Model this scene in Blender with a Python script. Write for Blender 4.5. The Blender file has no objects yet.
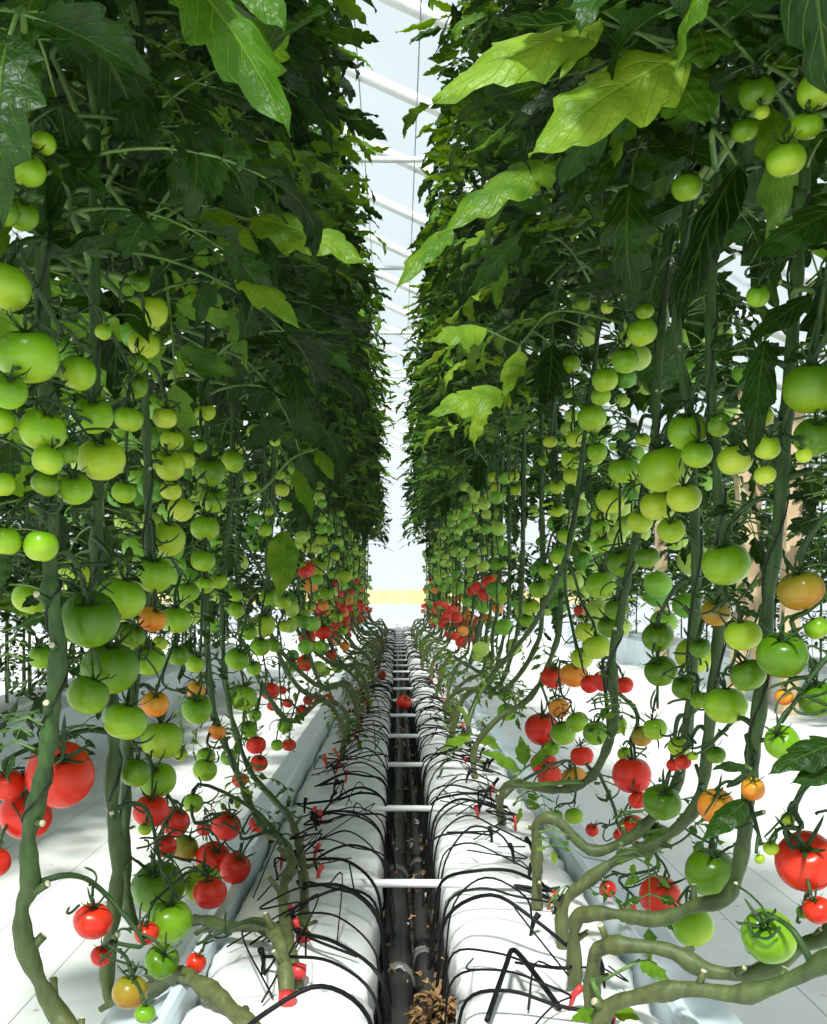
import bpy, math, random
import numpy as np
from math import sin, cos, pi, radians as R
from mathutils import Vector, Matrix

rnd = random.Random(7)
scene = bpy.context.scene
COL = scene.collection
F, VX, VY, CZ = 1000.0, 397.0, 597.0, 0.85      # focal length in px, vanishing point, camera height
SLAB = CZ - 0.44                                # top of the grow bags


def at(px, py, Y):
    return np.array(((px - VX) * Y / F, Y, CZ - (py - VY) * Y / F))


# ------------------------------------------------------------------ materials
def mat(name, build):
    m = bpy.data.materials.new(name)
    m.use_nodes = True
    nt = m.node_tree
    nt.nodes.clear()
    out = nt.nodes.new('ShaderNodeOutputMaterial')

    def N(kind, **kw):
        n = nt.nodes.new(kind)
        for k, v in kw.items():
            if k in n.inputs:
                n.inputs[k].default_value = v
            else:
                setattr(n, k, v)
        return n

    def K(a, b):
        nt.links.new(a, b)
    K(build(N, K), out.inputs['Surface'])
    return m


def c4(c):
    return (c[0], c[1], c[2], 1.0)


def ramp(N, K, fac, stops):
    r = N('ShaderNodeValToRGB')
    e = r.color_ramp.elements
    while len(e) < len(stops):
        e.new(0.5)
    for q, (p, c) in zip(e, stops):
        q.position = p
        q.color = c4(c)
    K(fac, r.inputs['Fac'])
    return r.outputs['Color']


def noise_mat(name, ca, cb, scale=8.0, rough=0.5, bump=0.0, bscale=None, spec=0.5, metallic=0.0, lo=0.35, hi=0.65):
    def b(N, K):
        tc = N('ShaderNodeTexCoord')
        n = N('ShaderNodeTexNoise', Scale=scale, Detail=5.0)
        K(tc.outputs['Object'], n.inputs['Vector'])
        p = N('ShaderNodeBsdfPrincipled', Roughness=rough, Metallic=metallic)
        p.inputs['Specular IOR Level'].default_value = spec
        K(ramp(N, K, n.outputs['Fac'], [(lo, ca), (hi, cb)]), p.inputs['Base Color'])
        if bump:
            n2 = N('ShaderNodeTexNoise', Scale=bscale or scale * 3, Detail=4.0)
            K(tc.outputs['Object'], n2.inputs['Vector'])
            bm = N('ShaderNodeBump', Strength=bump, Distance=0.01)
            K(n2.outputs['Fac'], bm.inputs['Height'])
            K(bm.outputs['Normal'], p.inputs['Normal'])
        return p.outputs['BSDF']
    return mat(name, b)


def leaf_mat(name, dark, mid, light, vein, trans=0.3):
    def b(N, K):
        at_ = N('ShaderNodeAttribute', attribute_name='tint')
        uv = N('ShaderNodeUVMap', uv_map='uv')
        sep = N('ShaderNodeSeparateXYZ')
        K(uv.outputs['UV'], sep.inputs[0])
        tc = N('ShaderNodeTexCoord')
        n = N('ShaderNodeTexNoise', Scale=22.0, Detail=4.0)
        K(tc.outputs['Object'], n.inputs['Vector'])
        ab = N('ShaderNodeMath', operation='ABSOLUTE')
        K(sep.outputs['X'], ab.inputs[0])
        # side veins: sin((v - 0.32|u|) * k)
        m1 = N('ShaderNodeMath', operation='MULTIPLY_ADD')
        K(ab.outputs[0], m1.inputs[0])
        m1.inputs[1].default_value = -0.26
        K(sep.outputs['Y'], m1.inputs[2])
        m2 = N('ShaderNodeMath', operation='MULTIPLY')
        K(m1.outputs[0], m2.inputs[0])
        m2.inputs[1].default_value = 50.0
        s = N('ShaderNodeMath', operation='SINE')
        K(m2.outputs[0], s.inputs[0])
        s1 = N('ShaderNodeMapRange')
        s1.inputs['From Min'].default_value = 0.86
        s1.inputs['From Max'].default_value = 1.0
        K(s.outputs[0], s1.inputs['Value'])
        mr = N('ShaderNodeMapRange')
        mr.inputs['From Min'].default_value = 0.07
        mr.inputs['From Max'].default_value = 0.02
        K(ab.outputs[0], mr.inputs['Value'])
        mx = N('ShaderNodeMath', operation='MAXIMUM')
        K(s1.outputs[0], mx.inputs[0])
        K(mr.outputs[0], mx.inputs[1])
        add = N('ShaderNodeMath', operation='MULTIPLY_ADD')
        K(n.outputs['Fac'], add.inputs[0])
        add.inputs[1].default_value = 0.5
        K(at_.outputs['Fac'], add.inputs[2])
        col = ramp(N, K, add.outputs[0], [(0.25, dark), (0.68, mid), (1.0, light)])
        vm = N('ShaderNodeMath', operation='MULTIPLY')
        K(mx.outputs[0], vm.inputs[0])
        vm.inputs[1].default_value = 0.3
        mixc = N('ShaderNodeMix', data_type='RGBA')
        K(vm.outputs[0], mixc.inputs[0])
        K(col, mixc.inputs[6])
        mixc.inputs[7].default_value = c4(vein)
        # quilted surface between the veins
        n2 = N('ShaderNodeTexNoise', Scale=95.0, Detail=3.0)
        K(tc.outputs['Object'], n2.inputs['Vector'])
        h = N('ShaderNodeMath', operation='MULTIPLY_ADD')
        K(mx.outputs[0], h.inputs[0])
        h.inputs[1].default_value = -0.7
        K(n2.outputs['Fac'], h.inputs[2])
        bm = N('ShaderNodeBump', Strength=0.55, Distance=0.006)
        K(h.outputs[0], bm.inputs['Height'])
        p = N('ShaderNodeBsdfPrincipled', Roughness=0.42)
        p.inputs['Specular IOR Level'].default_value = 0.26
        K(mixc.outputs[2], p.inputs['Base Color'])
        K(bm.outputs['Normal'], p.inputs['Normal'])
        t = N('ShaderNodeBsdfTranslucent')
        hs = N('ShaderNodeHueSaturation', Hue=0.475, Saturation=1.1, Value=1.5)
        K(mixc.outputs[2], hs.inputs['Color'])
        K(hs.outputs[0], t.inputs['Color'])
        ms = N('ShaderNodeMixShader', Fac=trans)
        K(p.outputs[0], ms.inputs[1])
        K(t.outputs[0], ms.inputs[2])
        return ms.outputs[0]
    return mat(name, b)


def tomato_mat(name, shoulder, body, blossom, speck):
    def b(N, K):
        tc = N('ShaderNodeTexCoord')
        sep = N('ShaderNodeSeparateXYZ')
        K(tc.outputs['Object'], sep.inputs[0])
        oi = N('ShaderNodeObjectInfo')
        n = N('ShaderNodeTexNoise', Scale=2.2, Detail=3.0, noise_dimensions='4D')
        K(tc.outputs['Object'], n.inputs['Vector'])
        w = N('ShaderNodeMath', operation='MULTIPLY')
        K(oi.outputs['Random'], w.inputs[0])
        w.inputs[1].default_value = 40.0
        K(w.outputs[0], n.inputs['W'])
        a = N('ShaderNodeMath', operation='MULTIPLY_ADD')
        K(n.outputs['Fac'], a.inputs[0])
        a.inputs[1].default_value = 0.7
        K(sep.outputs['Z'], a.inputs[2])
        a2 = N('ShaderNodeMath', operation='MULTIPLY_ADD')
        K(oi.outputs['Random'], a2.inputs[0])
        a2.inputs[1].default_value = 0.25
        K(a.outputs[0], a2.inputs[2])
        col = ramp(N, K, a2.outputs[0], [(0.0, blossom), (0.45, body), (0.95, shoulder)])
        v = N('ShaderNodeTexNoise', Scale=60.0, Detail=2.0)
        K(tc.outputs['Object'], v.inputs['Vector'])
        sp = N('ShaderNodeMapRange')
        sp.inputs['From Min'].default_value = 0.62
        sp.inputs['From Max'].default_value = 0.75
        sp.inputs['To Max'].default_value = 0.35
        K(v.outputs['Fac'], sp.inputs['Value'])
        mx = N('ShaderNodeMix', data_type='RGBA')
        K(sp.outputs[0], mx.inputs[0])
        K(col, mx.inputs[6])
        mx.inputs[7].default_value = c4(speck)
        p = N('ShaderNodeBsdfPrincipled', Roughness=0.27)
        p.inputs['Specular IOR Level'].default_value = 0.34
        K(mx.outputs[2], p.inputs['Base Color'])
        return p.outputs[0]
    return mat(name, b)


def stem_mat(name, young, old):
    def b(N, K):
        a = N('ShaderNodeAttribute', attribute_name='tint')
        tc = N('ShaderNodeTexCoord')
        mp = N('ShaderNodeMapping')
        mp.inputs['Scale'].default_value = (90, 90, 45)
        K(tc.outputs['Object'], mp.inputs['Vector'])
        n = N('ShaderNodeTexNoise', Scale=1.0, Detail=5.0)
        K(mp.outputs[0], n.inputs['Vector'])
        mx = N('ShaderNodeMix', data_type='RGBA')
        K(a.outputs['Fac'], mx.inputs[0])
        mx.inputs[6].default_value = c4(young)
        mx.inputs[7].default_value = c4(old)
        hs = N('ShaderNodeHueSaturation', Saturation=1.0)
        mr = N('ShaderNodeMapRange')
        mr.inputs['To Min'].default_value = 0.2
        mr.inputs['To Max'].default_value = 1.7
        K(n.outputs['Fac'], mr.inputs['Value'])
        K(mr.outputs[0], hs.inputs['Value'])
        K(mx.outputs[2], hs.inputs['Color'])
        bm = N('ShaderNodeBump', Strength=0.6, Distance=0.004)
        K(n.outputs['Fac'], bm.inputs['Height'])
        p = N('ShaderNodeBsdfPrincipled', Roughness=0.55)
        K(hs.outputs[0], p.inputs['Base Color'])
        K(bm.outputs[0], p.inputs['Normal'])
        return p.outputs[0]
    return mat(name, b)


def film_mat(name, col, transp):
    def b(N, K):
        tc = N('ShaderNodeTexCoord')
        n = N('ShaderNodeTexNoise', Scale=1.3, Detail=5.0)
        K(tc.outputs['Object'], n.inputs['Vector'])
        c = ramp(N, K, n.outputs['Fac'], [(0.3, tuple(x * 0.93 for x in col)), (0.7, col)])
        t = N('ShaderNodeBsdfTranslucent')
        K(c, t.inputs['Color'])
        tr = N('ShaderNodeBsdfTransparent')
        K(c, tr.inputs['Color'])
        ms = N('ShaderNodeMixShader', Fac=transp)
        K(t.outputs[0], ms.inputs[1])
        K(tr.outputs[0], ms.inputs[2])
        return ms.outputs[0]
    return mat(name, b)


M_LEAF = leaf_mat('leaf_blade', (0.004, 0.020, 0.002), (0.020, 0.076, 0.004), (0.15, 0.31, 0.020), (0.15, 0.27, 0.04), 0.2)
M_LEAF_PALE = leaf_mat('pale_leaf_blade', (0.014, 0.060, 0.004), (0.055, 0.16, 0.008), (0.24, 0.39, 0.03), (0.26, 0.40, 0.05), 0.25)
M_PETIOLE = noise_mat('leaf_stalk', (0.05, 0.13, 0.02), (0.14, 0.24, 0.05), 30, 0.5)
M_STEM = stem_mat('vine_stem', (0.026, 0.076, 0.008), (0.098, 0.115, 0.036))
M_TRUSS = stem_mat('fruit_stalk', (0.016, 0.055, 0.006), (0.04, 0.08, 0.012))
M_SCAR = noise_mat('cut_scar', (0.45, 0.40, 0.22), (0.62, 0.60, 0.42), 90, 0.7)
M_CALYX = noise_mat('calyx_green', (0.008, 0.03, 0.004), (0.025, 0.075, 0.008), 9, 0.55)
TOM = {
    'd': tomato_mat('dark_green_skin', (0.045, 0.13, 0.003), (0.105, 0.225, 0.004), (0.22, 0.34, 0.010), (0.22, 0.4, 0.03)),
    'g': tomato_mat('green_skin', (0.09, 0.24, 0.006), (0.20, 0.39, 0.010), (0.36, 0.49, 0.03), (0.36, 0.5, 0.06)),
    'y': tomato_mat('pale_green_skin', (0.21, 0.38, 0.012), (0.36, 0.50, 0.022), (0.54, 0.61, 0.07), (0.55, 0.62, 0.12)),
    'o': tomato_mat('orange_skin', (0.55, 0.30, 0.02), (0.72, 0.22, 0.018), (0.75, 0.17, 0.015), (0.8, 0.4, 0.1)),
    'b': tomato_mat('turning_skin', (0.16, 0.19, 0.012), (0.33, 0.19, 0.015), (0.5, 0.2, 0.02), (0.4, 0.3, 0.05)),
    'r': tomato_mat('red_skin', (0.60, 0.035, 0.010), (0.66, 0.022, 0.010), (0.68, 0.018, 0.010), (0.75, 0.12, 0.04)),
}
CNAME = {'d': 'dark green', 'g': 'green', 'y': 'pale green', 'o': 'orange', 'b': 'brownish orange', 'r': 'red'}
M_BAG = noise_mat('white_bag_film', (0.82, 0.83, 0.82), (0.93, 0.93, 0.92), 7, 0.38, 0.35, 16)
M_TROUGH = noise_mat('trough_coating', (0.58, 0.68, 0.73), (0.70, 0.79, 0.82), 5, 0.4, 0.08, 20)
M_ROD = noise_mat('white_rod', (0.82, 0.82, 0.80), (0.90, 0.90, 0.89), 20, 0.4)
M_BLACK = noise_mat('black_plastic', (0.003, 0.003, 0.0035), (0.008, 0.008, 0.009), 30, 0.5, spec=0.2)
M_PIPE = noise_mat('black_pipe', (0.010, 0.010, 0.011), (0.05, 0.048, 0.045), 12, 0.42, 0.2, 40)
M_COUP = noise_mat('grey_coupling', (0.12, 0.12, 0.115), (0.22, 0.215, 0.2), 12, 0.45)
M_PIT = noise_mat('drain_dirt', (0.010, 0.009, 0.008), (0.06, 0.05, 0.042), 25, 0.85, 0.8, 60)
M_PEG = noise_mat('red_peg_plastic', (0.62, 0.03, 0.03), (0.75, 0.06, 0.05), 20, 0.4)
M_DRY = noise_mat('dry_leaf', (0.10, 0.05, 0.02), (0.42, 0.25, 0.10), 40, 0.85, 0.5, 80)
M_DRYPALE = noise_mat('bleached_scrap', (0.35, 0.32, 0.27), (0.62, 0.60, 0.55), 40, 0.85)
M_WOOD = noise_mat('bare_timber', (0.55, 0.38, 0.22), (0.72, 0.55, 0.36), 9, 0.7, 0.2, 40)
M_STEEL = noise_mat('white_steel_tube', (0.72, 0.72, 0.71), (0.84, 0.83, 0.81), 6, 0.35)
M_WIRE = noise_mat('grey_wire', (0.30, 0.34, 0.36), (0.42, 0.45, 0.47), 6, 0.4)
M_TWINE = noise_mat('dark_twine', (0.01, 0.012, 0.01), (0.03, 0.035, 0.03), 40, 0.8)
M_FILM = film_mat('roof_film', (0.56, 0.63, 0.655), 0.8)
M_WALLFILM = film_mat('wall_film', (0.97, 0.98, 0.98), 0.8)
M_BOARD = noise_mat('yellowed_board', (0.62, 0.47, 0.22), (0.75, 0.60, 0.33), 4, 0.7)


def floor_mat():
    def b(N, K):
        tc = N('ShaderNodeTexCoord')
        sep = N('ShaderNodeSeparateXYZ')
        K(tc.outputs['Object'], sep.inputs[0])
        n = N('ShaderNodeTexNoise', Scale=3.0, Detail=6.0)
        K(tc.outputs['Object'], n.inputs['Vector'])
        base = ramp(N, K, n.outputs['Fac'], [(0.3, (0.76, 0.75, 0.70)), (0.7, (0.88, 0.87, 0.83))])
        # seams between the white sheeting strips, 0.24 m apart, running along the rows
        d = N('ShaderNodeMath', operation='MULTIPLY_ADD')
        K(sep.outputs['X'], d.inputs[0])
        d.inputs[1].default_value = 1 / 0.235
        d.inputs[2].default_value = 0.30
        fr = N('ShaderNodeMath', operation='FRACT')
        K(d.outputs[0], fr.inputs[0])
        lt = N('ShaderNodeMath', operation='LESS_THAN')
        K(fr.outputs[0], lt.inputs[0])
        lt.inputs[1].default_value = 0.014
        mx = N('ShaderNodeMix', data_type='RGBA')
        K(lt.outputs[0], mx.inputs[0])
        K(base, mx.inputs[6])
        mx.inputs[7].default_value = (0.34, 0.34, 0.33, 1)
        v = N('ShaderNodeTexNoise', Scale=26.0, Detail=2.0)
        K(tc.outputs['Object'], v.inputs['Vector'])
        mr = N('ShaderNodeMapRange')
        mr.inputs['From Min'].default_value = 0.71
        mr.inputs['From Max'].default_value = 0.76
        mr.inputs['To Max'].default_value = 0.6
        K(v.outputs['Fac'], mr.inputs['Value'])
        mx2 = N('ShaderNodeMix', data_type='RGBA')
        K(mr.outputs[0], mx2.inputs[0])
        K(mx.outputs[2], mx2.inputs[6])
        mx2.inputs[7].default_value = (0.22, 0.19, 0.15, 1)
        p = N('ShaderNodeBsdfPrincipled', Roughness=0.55)
        K(mx2.outputs[2], p.inputs['Base Color'])
        return p.outputs[0]
    return mat('white_ground_sheet', b)


M_FLOOR = floor_mat()


# ------------------------------------------------------------------ mesh builder
class MB:
    """collects pieces of ONE mesh (world coordinates unless built with local=True)"""

    def __init__(s):
        s.v, s.f, s.m, s.uv, s.t, s.n = [], [], [], [], [], 0
        s.flat = []

    def add(s, v, f, m=0, uv=None, t=0.0, smooth=True):
        v = np.asarray(v, float).reshape(-1, 3)
        s.v.append(v)
        s.uv.append(np.zeros((len(v), 2)) if uv is None else np.asarray(uv, float).reshape(-1, 2))
        s.t.append(np.full(len(v), t) if np.isscalar(t) else np.asarray(t, float))
        s.f.extend([tuple(i + s.n for i in q) for q in f])
        s.m.extend([m] * len(f))
        s.flat.extend([smooth] * len(f))
        s.n += len(v)

    def mesh(s, name, mats, origin=(0, 0, 0)):
        me = bpy.data.meshes.new(name)
        v = np.concatenate(s.v) - np.array(origin)
        me.from_pydata(v.tolist(), [], s.f)
        for m in mats:
            me.materials.append(m)
        me.polygons.foreach_set('material_index', s.m)
        me.polygons.foreach_set('use_smooth', s.flat)
        uv = me.uv_layers.new(name='uv')
        li = np.empty(len(me.loops), np.int32)
        me.loops.foreach_get('vertex_index', li)
        uv.data.foreach_set('uv', np.concatenate(s.uv)[li].astype(np.float32).ravel())
        a = me.attributes.new('tint', 'FLOAT', 'POINT')
        a.data.foreach_set('value', np.concatenate(s.t).astype(np.float32))
        me.update()
        return me

    def build(s, name, mats, parent=None, origin=None):
        if not isinstance(mats, (list, tuple)):
            mats = [mats]
        off = np.array(parent.location if parent is not None else (origin if origin is not None else (0, 0, 0)))
        o = bpy.data.objects.new(name, s.mesh(name, mats, off))
        COL.objects.link(o)
        if parent is not None:
            o.parent = parent
        elif origin is not None:
            o.location = origin
        return o

    # --- pieces
    def tube(s, pts, rad, n=8, m=0, t=0.0, cap=True):
        P = np.asarray(pts, float)
        k = len(P)
        r = np.full(k, rad) if np.isscalar(rad) else np.asarray(rad, float)
        T = np.gradient(P, axis=0)
        T /= np.linalg.norm(T, axis=1)[:, None] + 1e-12
        a = np.array((0, 0, 1.0)) if abs(T[0][2]) < 0.9 else np.array((1.0, 0, 0))
        u = np.cross(T[0], a)
        u /= np.linalg.norm(u)
        ang = np.arange(n) * 2 * pi / n
        V = []
        for i in range(k):
            u = u - T[i] * np.dot(u, T[i])
            u /= np.linalg.norm(u) + 1e-12
            w = np.cross(T[i], u)
            V.append(P[i] + r[i] * (np.cos(ang)[:, None] * u + np.sin(ang)[:, None] * w))
        V = np.concatenate(V)
        Fc = [(i * n + j, i * n + (j + 1) % n, (i + 1) * n + (j + 1) % n, (i + 1) * n + j) for i in range(k - 1) for j in range(n)]
        if cap:
            Fc.append(tuple(range(n - 1, -1, -1)))
            Fc.append(tuple((k - 1) * n + j for j in range(n)))
        tt = t if np.isscalar(t) else np.repeat(np.asarray(t, float), n)
        s.add(V, Fc, m, None, tt)

    def grid(s, G, m=0, uv=None, t=0.0, closed=False, smooth=True):
        a, b = G.shape[:2]
        Fc = [(i * b + j, i * b + j + 1, (i + 1) * b + j + 1, (i + 1) * b + j) for i in range(a - 1) for j in range(b - 1)]
        if closed:
            Fc += [(i * b + b - 1, i * b, (i + 1) * b, (i + 1) * b + b - 1) for i in range(a - 1)]
        s.add(G.reshape(-1, 3), Fc, m, uv, t, smooth)

    def box(s, lo, hi, m=0):
        x0, y0, z0 = lo
        x1, y1, z1 = hi
        V = [(x0, y0, z0), (x1, y0, z0), (x1, y1, z0), (x0, y1, z0), (x0, y0, z1), (x1, y0, z1), (x1, y1, z1), (x0, y1, z1)]
        s.add(V, [(3, 2, 1, 0), (4, 5, 6, 7), (0, 1, 5, 4), (1, 2, 6, 5), (2, 3, 7, 6), (3, 0, 4, 7)], m, smooth=False)


def smooth_path(pts, per=6):
    """Catmull-Rom through the points"""
    P = [np.asarray(p, float) for p in pts]
    P = [2 * P[0] - P[1]] + P + [2 * P[-1] - P[-2]]
    out = []
    for i in range(1, len(P) - 2):
        a, b, c, d = P[i - 1:i + 3]
        for q in range(per):
            t = q / per
            out.append(0.5 * ((2 * b) + (c - a) * t + (2 * a - 5 * b + 4 * c - d) * t * t + (3 * b - a - 3 * c + d) * t ** 3))
    out.append(P[-2])
    return np.array(out)


def unit(v):
    v = np.asarray(v, float)
    return v / (np.linalg.norm(v) + 1e-12)


def tag(o, label=None, cat=None, group=None, kind=None):
    if label:
        o['label'] = label
    if cat:
        o['category'] = cat
    if group:
        o['group'] = group
    if kind:
        o['kind'] = kind
    return o


def empty(name, loc):
    o = bpy.data.objects.new(name, None)
    o.location = loc
    o.empty_display_size = 0.05
    COL.objects.link(o)
    return o


def inst(name, me, loc, parent=None, rz=0.0, sc=1.0):
    o = bpy.data.objects.new(name, me)
    COL.objects.link(o)
    if parent is not None:
        o.parent = parent
        loc = np.array(loc) - np.array(parent.location)
    o.location = loc
    o.rotation_euler = (0, 0, rz)
    o.scale = (sc, sc, sc) if np.isscalar(sc) else sc
    return o


ORD = ('first second third fourth fifth sixth seventh eighth ninth tenth eleventh twelfth thirteenth fourteenth fifteenth '
       'sixteenth seventeenth eighteenth nineteenth twentieth').split() + ['twenty-' + w for w in 'first second third fourth fifth sixth seventh eighth ninth'.split()] + ['thirtieth'] + ['thirty-' + w for w in 'first second third fourth fifth sixth seventh eighth ninth'.split()]


# ------------------------------------------------------------------ leaves
NS, NA = 18, 7
_t = np.linspace(0, 1, NS + 1)
_u = np.linspace(-1, 1, NA)


def leaflet(mb, base, d, nrm, L, W, droop=0.6, fold=0.25, curl=0.3, lobes=4, depth=0.4, seed=0, m=0, tint=None, twist=0.0):
    g = random.Random(seed)
    d = unit(d)
    nrm = unit(nrm - d * np.dot(nrm, d))
    side = np.cross(d, nrm)
    ang = droop * _t ** 1.3
    step = L / NS
    cx = np.concatenate([[0], np.cumsum(np.cos(ang[:-1]) * step)])
    cz = -np.concatenate([[0], np.cumsum(np.sin(ang[:-1]) * step)])
    C = base + cx[:, None] * d + cz[:, None] * nrm
    Tn = np.cos(ang)[:, None] * d - np.sin(ang)[:, None] * nrm
    Nn = np.sin(ang)[:, None] * d + np.cos(ang)[:, None] * nrm
    tw = twist * _t
    S = np.cos(tw)[:, None] * side + np.sin(tw)[:, None] * Nn
    N2 = -np.sin(tw)[:, None] * side + np.cos(tw)[:, None] * Nn
    w0 = W * (_t ** 0.55) * ((1 - _t) ** 1.12) / 0.347
    G = np.zeros((NS + 1, NA, 3))
    UV = np.zeros((NS + 1, NA, 2))
    ph = [g.random(), g.random()]
    rp = [g.uniform(0, 6.28) for _ in range(4)]
    for j, u in enumerate(_u):
        k = 0 if u < 0 else 1
        saw = (_t * lobes + ph[k] * 0.5) % 1.0
        fac = (1 - depth) + depth * saw ** 0.8
        e = abs(u)
        w = w0 * ((1 - e) + e * fac)
        lift = fold * e * w - curl * e * e * w + 0.10 * W * e * np.sin(_t * 13 + rp[k]) + 0.05 * W * np.sin(_t * 26 + rp[k + 2]) * (e * (1 - e) * 4 + e)
        fwd = 0.28 * e * w
        G[:, j] = C + S * (u * w)[:, None] + N2 * lift[:, None] + Tn * fwd[:, None]
        UV[:, j, 0] = u
        UV[:, j, 1] = _t
    mb.grid(G, m, UV, g.uniform(0.0, 0.85) if tint is None else tint)


def compound(mb, base, az, L, seed, elev=0.35, droop=1.3, big=1.0, tint0=None, m=0, ms=1, simple=False):
    """a whole tomato leaf: arching stalk, pairs of lobed leaflets and a terminal one"""
    g = random.Random(seed)
    h = np.array((cos(az), sin(az), 0))
    up = np.array((0, 0, 1.0))
    k = 9
    P, D = [np.array(base, float)], []
    e = elev
    azd = az
    for i in range(k):
        azd += g.uniform(-0.06, 0.06)
        hh = np.array((cos(azd), sin(azd), 0))
        d = cos(e) * hh + sin(e) * up
        D.append(d)
        P.append(P[-1] + d * L / k)
        e -= droop / k
    D.append(D[-1])
    P = np.array(P)
    mb.tube(P, np.linspace(0.0042, 0.0014, k + 1) * (L / 0.35), 5, ms, cap=False)
    base_t = g.choice((g.uniform(0.0, 0.35), g.uniform(0.0, 0.45), g.uniform(0.4, 0.85))) if tint0 is None else tint0

    def tt():
        return min(0.85, max(0, base_t + g.uniform(-0.15, 0.2)))
    spots = [(0.36, 0.62), (0.58, 0.85), (0.80, 0.9)]
    for q, s in spots:
        i = q * k
        i0 = int(i)
        p = P[i0] + (P[i0 + 1] - P[i0]) * (i - i0)
        d = D[i0]
        n = unit(up - d * np.dot(up, d))
        sd = np.cross(d, n)
        for sg in (-1, 1):
            dd = unit(sd * sg + d * g.uniform(0.2, 0.6) + n * g.uniform(-0.25, 0.2))
            ll = L * g.uniform(0.27, 0.40) * s * big
            st = p + dd * 0.012
            mb.tube([p, st + dd * 0.01], 0.0012, 4, ms, cap=False)
            leaflet(mb, st, dd, n + sd * sg * g.uniform(-0.3, 0.15) + g.uniform(-0.3, 0.3) * d, ll, ll * g.uniform(0.20, 0.31), g.choice((g.uniform(-0.9, 0.4), g.uniform(0.3, 1.6), g.uniform(1.0, 2.4))), g.uniform(0.1, 0.7),
                    g.uniform(-0.2, 0.9), g.choice((3, 4)), g.uniform(0.3, 0.55), g.random(), m, tt(), g.uniform(-0.9, 0.9))
        if not simple:
            q2 = min(0.95, q + 0.12)
            i0 = int(q2 * k)
            for sg in (-1, 1):
                if g.random() < 0.6:
                    dd = unit(sd * sg + d * 0.4 - n * 0.1)
                    leaflet(mb, P[i0], dd, n, L * g.uniform(0.07, 0.13), L * 0.045, 0.6, 0.2, 0.2, 2, 0.2, g.random(), m, tt())
    d = D[-1]
    n = unit(up - d * np.dot(up, d))
    ll = L * g.uniform(0.40, 0.52) * big
    leaflet(mb, P[-1], d, n, ll, ll * g.uniform(0.21, 0.31), g.choice((g.uniform(-0.9, 0.3), g.uniform(0.3, 1.8))), g.uniform(0.15, 0.6), g.uniform(-0.1, 0.8), 4, g.uniform(0.35, 0.55), g.random(), m, tt(), g.uniform(-0.8, 0.8))


def foliage_mesh(seed, n=42, H=1.8, reach=0.215, back=0.40, low=15):
    """leaves of one plant; local x points to the aisle"""
    g = random.Random(seed)
    mb = MB()
    az = g.uniform(0, 6.28)
    for i in range(n):
        z = H * (i + g.uniform(0, 0.8)) / n
        az += R(137.5) + g.uniform(-0.5, 0.5)
        c = cos(az)
        L = back + (reach - back) * max(0, c) ** 0.7
        L *= g.uniform(0.85, 1.15) * (1.0 if z < H * 0.85 else 0.75)
        compound(mb, (g.uniform(-.015, .015), g.uniform(-.015, .015), z), az, L, g.random(), g.uniform(0.1, 0.75), g.uniform(0.5, 1.7), 1.0)
    for i in range(low):
        z = g.uniform(-0.5, -0.02)
        az = pi + g.uniform(-1.5, 1.5)
        compound(mb, (0, 0, z), az, g.uniform(0.06, 0.14), g.random(), g.uniform(-0.2, 0.5), 1.6, 0.9, tint0=g.uniform(0.0, 0.25), simple=True)
    return mb.mesh('foliage', [M_LEAF, M_PETIOLE])


FOL = [foliage_mesh(100 + i) for i in range(6)]
DENSE = [foliage_mesh(150 + i, 68, reach=0.22, back=0.42, low=16) for i in range(4)]



# ------------------------------------------------------------------ tomato shapes
def tomato_mesh(name, seed, m, lob=0.035, flat=0.86, nu=30, nv=18):
    g = random.Random(seed)
    k = g.choice((5, 6, 7))
    p1, p2 = g.uniform(0, 6), g.uniform(0, 6)
    G = np.zeros((nv + 1, nu, 3))
    for i in range(nv + 1):
        th = pi * i / nv
        for j in range(nu):
            ph = 2 * pi * j / nu
            s_ = sin(th)
            top = max(0, cos(th))
            r = 0.5 * (1 + lob * cos(k * ph + p1) * s_ * (0.3 + 0.9 * top) + 0.022 * cos(2 * ph + p2) * s_)
            z = 0.5 * flat * cos(th)
            z -= 0.085 * math.exp(-(th / 0.36) ** 2) + 0.0
            z += 0.03 * math.exp(-((pi - th) / 0.35) ** 2)
            G[i, j] = (r * s_ ** 0.93 * cos(ph), r * s_ ** 0.93 * sin(ph), z)
    mb = MB()
    mb.grid(G[1:-1], 0, closed=True)
    n0 = mb.n
    mb.add([G[0, 0], G[-1, 0]], [], 0)
    mb.f += [(n0, j, (j + 1) % nu) for j in range(nu)]
    b = (nv - 2) * nu
    mb.f += [(n0 + 1, b + (j + 1) % nu, b + j) for j in range(nu)]
    mb.m += [0] * (2 * nu)
    mb.flat += [True] * (2 * nu)
    me = mb.mesh(name, [m])
    return me


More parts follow.
